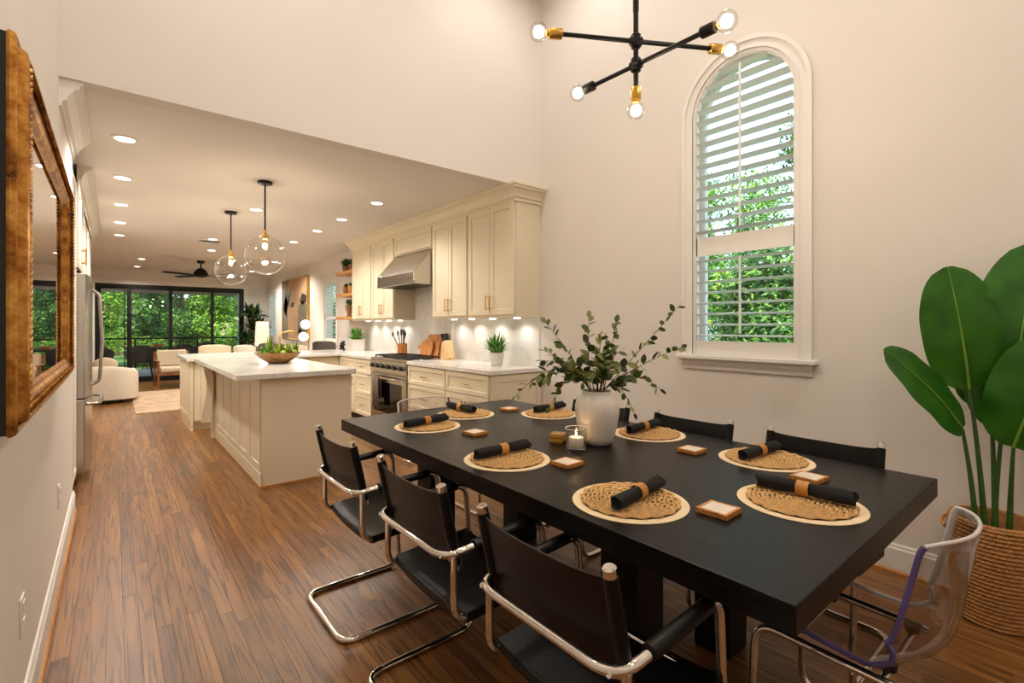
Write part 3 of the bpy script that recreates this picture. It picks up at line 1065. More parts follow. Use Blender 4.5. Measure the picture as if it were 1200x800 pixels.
for i in range(3):
    a = 1.26 + i * 0.46
    shaker('drawer', PN, '-y', 7.36, a, a + 0.45, 0.68, 0.87, 0.045, pull='h')
    shaker('door', PN, '-y', 7.36, a, a + 0.45, 0.12, 0.67, 0.055, pull='v1', pz=0.55)
# --- island
IS = thing('kitchen_island', 'cream panelled kitchen island with a curved bracket under its overhang', 'island', (1.30, 5.55, 0))
IX0, IX1, IY0, IY1 = 0.945, 1.672, 4.395, 6.72
MB().box(IX0, IX1, IY0, IY1, 0.0, 0.90).build('body', 'cab', IS)
MB().box(IX0 - 0.012, IX1 + 0.012, IY0 - 0.010, IY0, 0.0, 0.899).build('end_panel', 'cab', IS, bevel=0.003)
MB().box(IX0 - 0.020, IX0, IY0 - 0.01, IY1, 0.0, 0.12).build('plinth', 'cab', IS, bevel=0.004)
MB().box(IX0 - 0.024, IX0 - 0.018, IY0 - 0.012, IY1, 0.0, 0.016).box(IX0 - 0.024, IX1 + 0.014, IY0 - 0.016, IY0 - 0.010, 0.0, 0.016).build('shoe_moulding', 'shoe', IS)
npan = 5
pw = (IY1 - IY0 - 0.04) / npan
for i in range(npan):
    a = IY0 + 0.02 + i * pw
    shaker('side_panel', IS, '-x', IX0, a, a + pw, 0.125, 0.885, 0.06, th=0.016)
MB().box(IX0 - 0.05, IX0 + 0.02, IY1 - 0.01, IY1 + 0.07, 0, 0.90).build('corner_post', 'cab', IS, bevel=0.004)
cl = [(0.80, 0.898), (0.815, 0.80), (0.835, 0.70), (0.838, 0.60), (0.825, 0.48), (0.80, 0.36), (0.785, 0.26), (0.785, 0.20)]
cvs = cl + [(a + 0.075 + 0.02 * (b < 0.3), b) for a, b in cl[::-1]]
MB().prism(cvs, lambda u, v, a: (u, a, v), 6.655, 6.71).build('bracket', 'cab', IS)
o = MB().box(0.738, 1.70, 4.31, 6.80, 0.90, 0.945).build('worktop', 'quartz', None, bevel=0.005)
tag(o, 'white quartz slab on the kitchen island, overhanging its panelled side', 'worktop')
# --- backsplash
o = MB().box(XR - 0.012, XR - 0.0005, 3.56, 7.64, CT + 0.001, UB - 0.001).box(XR - 0.012, XR - 0.0005, 5.105, 6.13, UB, 1.82).build('backsplash', 'splash')
tag(o, 'pale stone slab backsplash behind the range and worktops', 'backsplash')
# --- range
RG = thing('range_cooker', 'stainless steel gas range with six black knobs', 'cooker', (2.95, 5.64, 0))
RY0, RY1, RX = 5.135, 6.145, 2.62
MB().box(RX + 0.03, XR - 0.03, RY0, RY1, 0.10, 0.90).build('body', 'steel', RG)
MB().box(RX + 0.0, XR - 0.16, RY0, RY1, 0.90, 0.93).build('cooktop', 'steel', RG, bevel=0.006)
MB().box(XR - 0.16, XR - 0.013, RY0, RY1, 0.90, 0.928).build('back_ledge', 'quartz', RG)
MB().box(RX - 0.005, RX + 0.03, RY0, RY1, 0.755, 0.90).build('control_panel', 'steel', RG, bevel=0.004)
MB().box(RX + 0.06, XR - 0.06, RY0 + 0.01, RY1 - 0.01, 0.0, 0.10).build('toe_kick', 'dark_gap', RG)
for i in range(6):
    y = RY0 + 0.10 + i * (RY1 - RY0 - 0.2) / 5
    k = MB().cyl((RX - 0.045, y, 0.83), (RX - 0.012, y, 0.83), 0.026, 0.030, 20).build('knob', 'blackplastic', RG, smooth=True)
    MB().cyl((RX - 0.012, y, 0.83), (RX - 0.005, y, 0.83), 0.036, 0.036, 20).build('bezel', 'chrome', k, smooth=True)
dr = MB().rectframe(RY0 + 0.01, RY1 - 0.01, 0.15, 0.73, [(0, 0), (0, 0.035), (0.10, 0.035), (0.10, 0.02)], fmap('-x', RX + 0.03)).build('oven_door', 'steel', RG)
MB().box(RX + 0.005, RX + 0.012, RY0 + 0.11, RY1 - 0.11, 0.25, 0.63).build('oven_window', 'ovenglass', dr)
hb = MB().tube([(RX - 0.055, RY0 + 0.02, 0.69), (RX - 0.055, RY1 - 0.02, 0.69)], 0.014, 12)
for y in (RY0 + 0.06, RY1 - 0.06):
    hb.tube([(RX - 0.005, y, 0.69), (RX - 0.055, y, 0.69)], 0.009, 8)
hb.build('handle', 'chrome', dr, smooth=True)
for y0 in (RY0 + 0.03, RY0 + 0.35, RY0 + 0.67):
    g = MB()
    y1 = y0 + 0.31
    for y in (y0, y0 + 0.1, y0 + 0.2, y1):
        g.box(RX + 0.05, XR - 0.19, y - 0.006, y + 0.006, 0.945, 0.962)
    for xx in (RX + 0.05, RX + 0.17, RX + 0.29, XR - 0.20):
        g.box(xx, xx + 0.012, y0, y1, 0.945, 0.962)
    for xx in (RX + 0.055, XR - 0.20):
        for y in (y0, y1):
            g.box(xx - 0.006, xx + 0.006, y - 0.006, y + 0.006, 0.93, 0.946)
    g.build('grate', 'blackplastic', RG)
    for xx in (RX + 0.14, XR - 0.28):
        MB().lathe([(0.05, 0.93), (0.05, 0.94), (0.03, 0.945), (0.0, 0.945)], 16, (xx, y0 + 0.155, 0)).build('burner', 'blackplastic', RG)
tw = thing('dish_towel', 'grey towel hanging over the oven door handle', 'towel', (RX - 0.06, 5.83, 0.70))
mb = MB()
for ty, dx in ((5.83, 0), ):
    prof = [(-0.017, 0.32), (-0.017, 0.69), (-0.010, 0.704), (0.0, 0.708), (0.010, 0.704), (0.017, 0.69), (0.017, 0.42)]
    cols = 9
    V, F = [], []
    for j in range(cols):
        yy = 5.75 + 0.17 * j / (cols - 1)
        for (q, z) in prof:
            wv = 0.006 * math.sin(j * 1.9) * (1 if z < 0.6 else 0)
            s = -1 if q < 0 else 1
            V.append((RX - 0.055 + q * 1.1 + s * abs(wv), yy, z))
    n = len(prof)
    for j in range(cols - 1):
        for i in range(n - 1):
            F.append((j * n + i, j * n + i + 1, (j + 1) * n + i + 1, (j + 1) * n + i))
    mb.add(V, F)
o = mb.build('cloth', 'towel', tw, smooth=True)
sm = o.modifiers.new('thickness', 'SOLIDIFY')
sm.thickness = 0.004
# --- hood
HD = thing('range_hood', 'stainless steel sloped range hood above the cooker', 'range hood', (2.98, 5.62, 1.83))
mb = MB()
out = [(XR, 2.265), (XUF - 0.005, 2.265), (2.70, 1.97), (2.70, 1.83), (XR, 1.83)]
mb.prism([(XR, 2.265), (XUF - 0.005, 2.265), (2.70, 1.97), (2.70, 1.83), (2.72, 1.83), (2.72, 1.86), (XR, 1.86)], lambda u, v, a: (u, a, v), 5.112, 6.124)
hh = mb.build('canopy', 'steel', HD, bevel=0.006)
MB().box(2.70, XR, 5.112, 5.13, 1.83, 1.862).box(2.70, XR, 6.106, 6.124, 1.83, 1.862).build('rim', 'steel', HD)
for i in range(3):
    y0 = 5.14 + i * 0.325
    b = MB().box(2.74, XR - 0.06, y0, y0 + 0.305, 1.845, 1.857)
    for k in range(8):
        b.box(2.75 + k * 0.055, 2.775 + k * 0.055, y0 + 0.01, y0 + 0.295, 1.838, 1.846)
    b.build('baffle_filter', 'steel_dark', HD)
for i in range(2):
    MB().cyl((2.698, 5.19 + 0.05 * i, 1.90), (2.69, 5.19 + 0.05 * i, 1.90), 0.012, 0.012, 12).build('knob', 'chrome', HD)
# --- floating shelves
for z, lab in ((1.44, 'lowest floating wood shelf, holding the tall leafy jar'), (1.835, 'middle floating wood shelf with two small potted plants'), (2.215, 'highest floating wood shelf with two potted plants')):
    o = MB().box(3.02, XR, 7.66, 8.60, z, z + 0.05).build('floating_shelf', 'shelfwood', None, bevel=0.003)
    tag(o, lab, 'shelf', 'floating wood shelves')

def tuft(n, r, h, w, seed, spread=1.0, droop=0.4):
    rs = random.Random(seed)
    mb = MB()
    for i in range(n):
        a = rs.uniform(0, 2 * PI)
        q = rs.random()
        out = spread * r * (0.25 + 0.75 * q)
        hh_ = h * (1.0 - 0.55 * q * q) * rs.uniform(0.8, 1.1)
        d = Vector((math.cos(a), math.sin(a), 0))
        s = Vector((-d.y, d.x, 0))
        base = d * rs.uniform(0, 0.25) * r
        pts = []
        for k in range(4):
            tt = k / 3
            pts.append(base + d * out * tt ** 1.3 + Vector((0, 0, hh_ * (tt - droop * q * tt ** 3))))
        ww = [w, w * 1.1, w * 0.8, 0.0008]
        V = []
        for p, b in zip(pts, ww):
            V += [p - s * b / 2, p + s * b / 2]
        mb.add(V, [(0, 1, 3, 2), (2, 3, 5, 4), (4, 5, 7, 6)], rs.random())
    return mb

def potted(name, lab, loc, pot_prof, potmat, tf, soil_r, soil_z, mat='grass', group=None):
    t = thing(name, lab, 'potted plant', loc, 0, group)
    MB().lathe(pot_prof, 28).build('pot', potmat, t, True, local=True)
    MB().lathe([(soil_r, soil_z - 0.01), (soil_r, soil_z), (0, soil_z)], 20).build('soil', 'soil', t, local=True)
    for p in tf.v:
        pass
    tf.v = [(p[0], p[1], p[2] + soil_z) for p in tf.v]
    tag(tf.build('leaves', mat, t, local=True, attr=True), None, None, None, 'stuff')
    return t
def potprof(r0, r1, h, th=0.006, belly=0):
    pr = [(r0 * 0.92, 0), (r0, 0.004)]
    for i in range(1, 7):
        s = i / 6
        pr.append((r0 + (r1 - r0) * s + belly * math.sin(PI * s), h * s))
    pr += [(r1 - th, h), (r1 - th, h * 0.8), (0.001, h * 0.78)]
    return pr
potted('potted_grass', 'round white pot of spiky green grass on the worktop by dining room', (3.04, 3.97, CT), potprof(0.052, 0.075, 0.135, belly=0.006), 'potwhite', tuft(230, 0.19, 0.24, 0.011, 1, droop=0.55), 0.066, 0.115)
t = thing('potted_succulent', 'square white pot with spiky green plant at the far worktop corner', 'potted plant', (3.08, 7.80, CT))
MB().rectframe(-0.10, 0.10, -0.10, 0.10, [(0.012, 0), (0, 0.19), (0.012, 0.19), (0.014, 0.15)], lambda u, v, h: (u, v, h)).box(-0.087, 0.087, -0.087, 0.087, 0.0005, 0.16).build('pot', 'potwhite', t, bevel=0.004, local=True)
MB().box(-0.084, 0.084, -0.084, 0.084, 0.155, 0.165).build('soil', 'soil', t, local=True)
tf = tuft(110, 0.20, 0.24, 0.026, 5)
tf.v = [(p[0], p[1], p[2] + 0.16) for p in tf.v]
tag(tf.build('leaves', 'grass', t, local=True, attr=True), None, None, None, 'stuff')
# knot ornament beside it
t = thing('knot_ornament', 'small dark beaded ornament beside the square white pot', 'ornament', (2.90, 7.95, CT))
mb = MB()
for i in range(9):
    mb.ball((0.025 * math.cos(i * 2.4), 0.025 * math.sin(i * 2.4), 0.022 + i * 0.015), 0.024, seg=10, rings=6)
mb.build('beads', 'blackplastic', t, True, local=True)
# shelf plants
potted('potted_fern', 'bushy dark plant in brown pot on the highest wood shelf', (3.12, 8.36, 2.265), potprof(0.055, 0.07, 0.10), 'terracotta', tuft(90, 0.14, 0.17, 0.022, 11), 0.06, 0.085, 'darkplant')
potted('potted_fern', 'smaller plant in slim brown pot on the highest wood shelf', (3.12, 8.12, 2.265), potprof(0.045, 0.055, 0.11), 'terracotta', tuft(60, 0.08, 0.12, 0.02, 12), 0.047, 0.095, 'darkplant')
potted('potted_fern', 'small succulent in reddish pot on the middle wood shelf', (3.12, 8.36, 1.885), potprof(0.05, 0.058, 0.12), 'terracotta', tuft(60, 0.07, 0.09, 0.022, 13), 0.05, 0.10, 'darkplant')
potted('potted_fern', 'small succulent in pale pot on the middle wood shelf', (3.12, 8.14, 1.885), potprof(0.045, 0.055, 0.13), 'shelfwood', tuft(60, 0.07, 0.08, 0.022, 14), 0.047, 0.11, 'darkplant')
potted('leafy_jar', 'tall wooden jar with drooping leaves on the lowest wood shelf', (3.12, 8.22, 1.49), [(0.03, 0), (0.045, 0.01), (0.035, 0.05), (0.06, 0.13), (0.068, 0.2), (0.06, 0.2), (0.001, 0.18)], 'terracotta', tuft(70, 0.10, 0.13, 0.028, 15), 0.058, 0.19, 'darkplant')
# utensil crock
t = thing('utensil_crock', 'ribbed wooden crock of black kitchen utensils beside the range', 'crock', (3.12, 6.24, CT))
pr = [(0.058, 0), (0.062, 0.006), (0.062, 0.165), (0.054, 0.165), (0.054, 0.02), (0.001, 0.018)]
cr = MB().lathe(pr, 28).build('crock', 'boardwood', t, True, local=True)
mb = MB()
for k in range(22):
    a = 2 * PI * k / 22
    mb.cyl((0.061 * math.cos(a), 0.061 * math.sin(a), 0.008), (0.061 * math.cos(a), 0.061 * math.sin(a), 0.16), 0.006, 0.006, 6)
mb.build('ribs', 'boardwood', cr, local=True)
for i, (dx, dy, k) in enumerate([(-0.05, 0.07, 'spoon'), (-0.03, 0.02, 'spoon'), (0.0, -0.03, 'spatula'), (0.02, -0.01, 'spoon'), (-0.01, -0.06, 'spoon'), (0.01, 0.04, 'spatula')]):
    u = MB()
    top = Vector((dx * 1.5, dy * 1.5, 0.26 + 0.015 * (i % 3)))
    u.tube([(dx * 0.3, dy * 0.3, 0.03), top], [0.005, 0.006], 6)
    if k == 'spoon':
        u.ball(top + Vector((dx * .2, dy * .2, 0.03)), 0.03, (0.35, 0.85, 1.25), 10, 6)
    else:
        u.box(top.x - 0.004, top.x + 0.004, top.y - 0.025, top.y + 0.025, top.z - 0.01, top.z + 0.07)
    u.build('utensil', 'blackplastic', t, True, local=True)
# cutting boards leaning on the backsplash
def lean_board(name, lab, y0, outline, xb, tilt, th, mat):
    t = thing(name, lab, 'cutting board', (xb, y0, 0.929))
    ca, sa = math.cos(tilt), math.sin(tilt)
    MB().prism(outline, lambda u, v, a: (v * sa - a * ca, u, v * ca + a * sa + th * sa * 0), 0, th).build('board', mat, t, bevel=0.003, local=True)
    return t
lean_board('cutting_board', 'large upright wooden cutting board leaning on the backsplash', 5.52, [(-0.17, 0), (0.17, 0), (0.17, 0.27), (0.14, 0.30), (-0.14, 0.30), (-0.17, 0.27)], 3.175, math.radians(13), 0.02, 'boardwood')
ol = [(-0.15, 0), (0.13, 0)] + [(0.02 + 0.14 * math.cos(a), 0.13 + 0.13 * math.sin(a)) for a in [i * PI / 10 - 0.4 for i in range(13)]] + [(-0.16, 0.17)]
ol = [(-0.13, 0), (0.12, 0), (0.155, 0.06), (0.155, 0.09), (0.23, 0.10), (0.25, 0.125), (0.23, 0.15), (0.155, 0.155), (0.13, 0.20), (0.07, 0.235), (-0.05, 0.235), (-0.12, 0.20), (-0.15, 0.13)]
lean_board('cutting_board', 'rounded wooden cutting board with a stub handle, in front of the large board', 5.60, ol, 3.135, math.radians(14), 0.02, 'boardwood')
lean_board('cutting_board', 'narrow dark-edged wooden board between the large board and knife block', 5.245, [(-0.07, 0), (0.07, 0), (0.09, 0.29), (0.02, 0.32), (-0.06, 0.29)], 3.18, math.radians(12), 0.018, 'coasterwood')
# knife block
t = thing('knife_block', 'pale wooden knife block with black handled knives', 'knife block', (3.12, 5.06, CT))
blk = [(-0.085, 0.0), (0.06, 0.0), (0.085, 0.04), (-0.005, 0.22), (-0.055, 0.20)]
MB().prism([(-0.05, 0.0), (0.10, 0.0), (0.10, 0.03), (0.03, 0.235), (-0.035, 0.21)][::-1], lambda u, v, a: (a, -u + 0.0, v), -0.055, 0.055).build('block', 'lightwood', t, bevel=0.004, local=True)
for i in range(5):
    a = -0.04 + 0.02 * i
    for j in range(2 if i % 2 else 1):
        p = Vector((a, 0.0 + 0.028 - 0.045 * j, 0.215 + 0.006 * j))
        d = Vector((0, 0.36, 0.93)).normalized()
        k = MB().tube([p, p + d * 0.10], [0.009, 0.011], 6)
        k.build('knife_handle', 'blackplastic', t, local=True)
# brass faucet on the peninsula
t = thing('faucet', 'brass gooseneck faucet on the peninsula worktop', 'faucet', (1.96, 8.0, CT))
MB().lathe([(0.028, 0), (0.028, 0.012), (0.016, 0.02), (0.016, 0.05), (0, 0.05)], 16).build('base', 'brass', t, True, local=True)
MB().tube(fillet([(0, 0, 0.03), (0, 0, 0.31), (0.22, 0.0, 0.33), (0.24, 0, 0.27)], [0, 0.1, 0.04, 0]), 0.012, 10).build('spout', 'brass', t, True, local=True)
MB().tube([(0.02, 0, 0.07), (0.09, 0.0, 0.10)], 0.008, 8).build('lever', 'brass', t, True, local=True)
# bowl on the island
t = thing('wooden_bowl', 'wide wooden bowl on the island worktop', 'bowl', (1.32, 5.45, 0.945))
MB().lathe([(0.085, 0), (0.09, 0.004), (0.15, 0.04), (0.20, 0.085), (0.225, 0.115), (0.215, 0.115), (0.19, 0.085), (0.14, 0.045), (0.08, 0.015), (0, 0.012)], 40).build('bowl', 'bowlwood', t, True, local=True)
t2 = thing('succulent_arrangement', 'bed of green and yellow succulents filling the wooden bowl', 'plant', (1.32, 5.45, 0.962))
MB().lathe([(0.13, 0.035), (0.186, 0.075), (0.12, 0.086), (0, 0.09)], 24).build('soil', 'soil', t2, local=True)
rs = random.Random(3)
for i in range(15):
    a, q = i * 2.4, 0.045 * math.sqrt(i)
    tf = tuft(26, 0.065, rs.uniform(0.08, 0.15) if i != 4 else 0.2, 0.02, 40 + i)
    cx_, cy_ = q * math.cos(a), q * math.sin(a)
    tf.v = [(p[0] + cx_, p[1] + cy_, p[2] + 0.07) for p in tf.v]
    tf.build('rosette', 'succ' if i % 3 else 'grass', t2, local=True, attr=True)
for i in range(6):
    a = i * 1.1 + 0.4
    MB().ball((0.15 * math.cos(a), 0.15 * math.sin(a), 0.095), 0.032, (1, 1, 0.9), 12, 8).build('lime', 'limeskin', t2, True, local=True) if 'limeskin' in M else None
# --- left tall cabinets and fridge
def tall(y0, y1, lab, z0=0.10, z1=UT, split=None, face=-0.25, pulls=True):
    t = thing('tall_cabinet', lab, 'cabinet', (-0.6, (y0 + y1) / 2, z0 if z0 > 0.2 else 0), 0, 'white tall cabinets on the fridge wall')
    MB().box(-0.95, face, y0, y1, z0, z1).build('body', 'cabwhite', t)
    if z0 < 0.2:
        MB().box(-0.95, face - 0.06, y0, y1, 0, z0).build('toe_kick', 'cabwhite', t)
    n = max(1, round((y1 - y0) / 0.46))
    dw = (y1 - y0 - 0.01) / n
    for i in range(n):
        a = y0 + 0.005 + i * dw
        segs = [(z0 + 0.01, z1 - 0.01)] if not split else [(z0 + 0.01, split), (split + 0.004, z1 - 0.01)]
        for (c_, d_) in segs:
            shaker('door', t, '+x', face, a, a + dw, c_, d_, 0.06, 'cabwhite', pull=('v1' if i % 2 == 0 else 'v0') if pulls else None, pz=c_ + 0.14 if c_ > 1.0 else min(d_ - 0.2, 1.1), plen=0.15)
    return t
tall(4.70, 5.42, 'white tall cabinet between the mirror wall and the fridge', split=1.80, face=-0.262, pulls=False)
tall(5.44, 6.37, 'white cabinet with brass handles above the fridge', z0=1.81)
tall(6.39, 8.84, 'white tall cabinets on the living room side of the fridge', split=1.80, face=-0.27, pulls=False)
mb = crown_run([(-0.95, 8.845), (-0.24, 8.845), (-0.24, 5.40)], CZ, '', '', '')
tag(mb.build('trim_5', 'cabwhite'), 'white crown moulding over the fridge wall cabinets', None, None, 'structure')
tag(ck, 'cream crown moulding over the upper cabinets', None, None, 'structure')
FR = thing('refrigerator', 'stainless steel fridge with curved bar handles', 'refrigerator', (-0.55, 5.905, 0))
FY0, FY1 = 5.455, 6.355
MB().box(-0.93, -0.26, FY0, FY1, 0.06, 1.78).build('body', 'steel_dark', FR)
MB().box(-0.90, -0.25, FY0 + 0.02, FY1 - 0.02, 0.0, 0.07).build('base_grille', 'blackplastic', FR)
def curved_door(name, y0, y1, z0, z1):
    n = 10
    V = []
    poly = [(-0.255, y0), (-0.255, y1)]
    for i in range(n + 1):
        s = 1 - i / n
        yy = y0 + (y1 - y0) * s
        full = (yy - FY0) / (FY1 - FY0)
        poly.append((-0.19 + 0.035 * math.sin(PI * min(1, max(0, full))) , yy))
    return MB().prism(poly, lambda u, v, a: (u, v, z0 + (z1 - z0) * a), 0, 1).build(name, 'steel', FR, bevel=0.008)
ym = (FY0 + FY1) / 2
fd = []
fd.append(curved_door('door', FY0, ym - 0.003, 0.72, 1.775))
fd.append(curved_door('door', ym + 0.003, FY1, 0.72, 1.775))
fz = curved_door('freezer_drawer', FY0, FY1, 0.09, 0.712)
for d_, s in ((fd[0], -1), (fd[1], 1)):
    yy = ym + s * 0.05
    MB().tube(fillet([(-0.155, yy, 0.80), (-0.105, yy, 0.83), (-0.085, yy, 1.2), (-0.105, yy, 1.62), (-0.155, yy, 1.66)], 0.12), 0.014, 10).build('handle', 'steel', d_, True)
MB().tube(fillet([(-0.18, FY0 + 0.1, 0.66), (-0.10, FY0 + 0.13, 0.66), (-0.085, ym, 0.66), (-0.10, FY1 - 0.13, 0.66), (-0.18, FY1 - 0.1, 0.66)], 0.06), 0.014, 10).build('handle', 'steel', fz, True)
MB().box(-0.30, -0.22, FY0 + 0.01, FY0 + 0.09, 1.776, 1.80).box(-0.30, -0.22, FY1 - 0.09, FY1 - 0.01, 1.776, 1.80).build('hinge', 'blackplastic', FR)

# ------------------------------------------------------------------ dining table
TZ = 0.75
TX0, TX1, TY0, TY1 = 1.095, 2.425, 0.408, 3.02
TB = thing('dining_table', 'large black stained wooden dining table with thick top', 'table', ((TX0 + TX1) / 2, (TY0 + TY1) / 2, 0))
MB().box(TX0, TX1, TY0, TY1, TZ - 0.068, TZ).build('tabletop', 'blackwood', TB, bevel=0.003)
for lx in (1.29, 1.89):
    for ly in (0.95, 2.25):
        MB().box(lx, lx + 0.15, ly, ly + 0.15, 0, TZ - 0.068).build('leg', 'blackwood', TB, bevel=0.004)
for ly in (0.95, 2.25):
    MB().box(1.44, 1.89, ly + 0.03, ly + 0.12, TZ - 0.16, TZ - 0.068).build('rail', 'blackwood', TB, bevel=0.003)

# ------------------------------------------------------------------ cantilever armchairs
def make_armchair():
    t = thing('cantilever_armchair', '', 'chair', (0, 0, 0), 0, 'black leather armchairs at the dining table')
    R = 0.0125
    hw = 0.243
    loop = [(-0.25, hw, R), (0.245, hw, R), (0.20, hw, 0.645), (-0.205, hw, 0.62), (-0.205, -hw, 0.62), (0.20, -hw, 0.645), (0.245, -hw, R), (-0.25, -hw, R)]
    MB().tube(fillet(loop, [0.07, 0.075, 0.06, 0.075, 0.075, 0.06, 0.075, 0.07], True, 8), R, 12, True).build('cantilever_frame', 'chrome', t, True, local=True)
    for s in (-1, 1):
        y = s * (hw - 0.006)
        MB().tube(fillet([(-0.165, y, 0.615), (-0.165, y, 0.405), (0.225, y, 0.425)], 0.06, False, 8), 0.0115, 12).build('seat_rail', 'chrome', t, True, local=True)
    MB().tube([(-0.12, -hw + 0.01, 0.40), (-0.12, hw - 0.01, 0.40)], 0.0105, 10).build('cross_bar', 'leather', t, True, local=True)
    MB().tube([(0.19, -hw + 0.01, 0.421), (0.19, hw - 0.01, 0.421)], 0.0105, 10).build('cross_bar', 'chrome', t, True, local=True)
    # seat sling wraps the rails
    mb = MB()
    nx, ny = 8, 10
    V, F = [], []
    for side in (1, -1):
        for i in range(nx + 1):
            xx = -0.125 + 0.335 * i / nx
            for j in range(ny + 1):
                yy = (hw + 0.008) * (2 * j / ny - 1)
                e = abs(2 * j / ny - 1)
                sag = -0.022 * (1 - e ** 2.5)
                zc = 0.412 + 0.02 * (xx + 0.125) / 0.335 + sag
                V.append((xx, yy, zc + side * 0.016))
    nn = (nx + 1) * (ny + 1)
    for i in range(nx):
        for j in range(ny):
            a, b, c_, d_ = i * (ny + 1) + j, i * (ny + 1) + j + 1, (i + 1) * (ny + 1) + j + 1, (i + 1) * (ny + 1) + j
            F.append((a, b, c_, d_))
            F.append((nn + a, nn + d_, nn + c_, nn + b))
    per = [j for j in range(ny + 1)] + [i * (ny + 1) + ny for i in range(1, nx + 1)] + [nx * (ny + 1) + j for j in range(ny - 1, -1, -1)] + [i * (ny + 1) for i in range(nx - 1, 0, -1)]
    for k in range(len(per)):
        a, b = per[k], per[(k + 1) % len(per)]
        F.append((a, nn + a, nn + b, b))
    mb.add(V, F)
    mb.build('seat', 'leather', t, True, local=True)
    # back posts with chrome caps
    top, bot = Vector((-0.20, 0.222, 0.822)), Vector((-0.112, 0.222, 0.43))
    for s in (-1, 1):
        a, b = Vector((top.x, s * top.y, top.z)), Vector((bot.x, s * bot.y, bot.z))
        o = MB().tube([b + (a - b).normalized() * 0.135, a], 0.0125, 12).build('back_post', 'chrome', t, True, local=True)
        d = (a - b).normalized()
        MB().tube([a - d * 0.002, a + d * 0.016, a + d * 0.019], [0.0155, 0.0155, 0.012], 16).build('cap', 'chrome', o, True, local=True)
        bt = b + d * 0.165
        MB().tube([bt, Vector((-0.205, bt.y, 0.62))], 0.007, 10).build('bracket', 'chrome', o, True, local=True)
        MB().tube([bt + Vector((-0.018, 0, 0.01)), bt + Vector((-0.026, 0, 0.01))], 0.006, 10).build('button', 'chrome', o, True, local=True)
    # leather back: sleeves round the posts and a slightly slack panel between
    mb = MB()
    d = (top - bot).normalized()
    for s in (-1, 1):
        pts = []
        for q, r in ((0.155, 0.0165), (0.2, 0.0175), (0.30, 0.018), (0.385, 0.0175), (0.397, 0.0165)):
            p = bot + d * q
            pts.append((Vector((p.x, s * p.y, p.z)), r))
        mb.tube([p for p, r in pts], [r for p, r in pts], 12)
    V, F = [], []
    nz, ny = 6, 10
    for side in (1, -1):
        for i in range(nz + 1):
            q = 0.15 + (0.393 - 0.15) * i / nz
            p = bot + d * q
            for j in range(ny + 1):
                e = 2 * j / ny - 1
                dip = -0.012 * (1 - e * e) - 0.004 + side * 0.003
                zz = p.z - (0.010 * (1 - e ** 4) if i == nz else 0)
                V.append((p.x + dip, e * 0.216, zz))
    nn = (nz + 1) * (ny + 1)
    for i in range(nz):
        for j in range(ny):
            a, b, c_, e_ = i * (ny + 1) + j, i * (ny + 1) + j + 1, (i + 1) * (ny + 1) + j + 1, (i + 1) * (ny + 1) + j
            F.append((a, b, c_, e_))
            F.append((nn + a, nn + e_, nn + c_, nn + b))
    per = [j for j in range(ny + 1)] + [i * (ny + 1) + ny for i in range(1, nz + 1)] + [nz * (ny + 1) + j for j in range(ny - 1, -1, -1)] + [i * (ny + 1) for i in range(nz - 1, 0, -1)]
    for k in range(len(per)):
        a, b = per[k], per[(k + 1) % len(per)]
        F.append((a, nn + a, nn + b, b))
    mb.add(V, F)
    mb.build('backrest', 'leather', t, True, local=True)
    for s in (-1, 1):
        p0, p1 = Vector((-0.10, s * hw, 0.6275)), Vector((0.155, s * hw, 0.643))
        pts = [p0 + (p1 - p0) * q for q in (0, 0.02, 0.5, 0.98, 1)]
        MB().tube([p + Vector((0, 0, 0.002)) for p in pts], [0.014, 0.0205, 0.021, 0.0205, 0.014], 12, flat=0.85).build('arm_pad', 'leather', t, True, local=True)
    return t
ch = make_armchair()
spots = [((0.985, 2.25, 0), 0.0, 'black leather and chrome armchair on the mirror side of the table, closest to the island'),
         ((0.985, 1.525, 0), 0.0, 'middle black leather and chrome armchair on the mirror side of the table'),
         ((0.985, 0.865, 0), 0.0, 'black leather and chrome armchair on the mirror side, at the bare table corner'),
         ((2.30, 0.825, 0), PI, 'black leather and chrome armchair on the window side, closest to the woven basket'),
         ((2.30, 1.47, 0), PI, 'middle black leather and chrome armchair on the window side of the table'),
         ((2.30, 2.13, 0), PI, 'black leather and chrome armchair on the window side, behind the vase')]
for i, (p, rz, lb) in enumerate(spots):
    o = ch if i == 0 else dup(ch)
    o.location = p
    o.rotation_euler = (0, 0, rz)
    o['label'] = lb

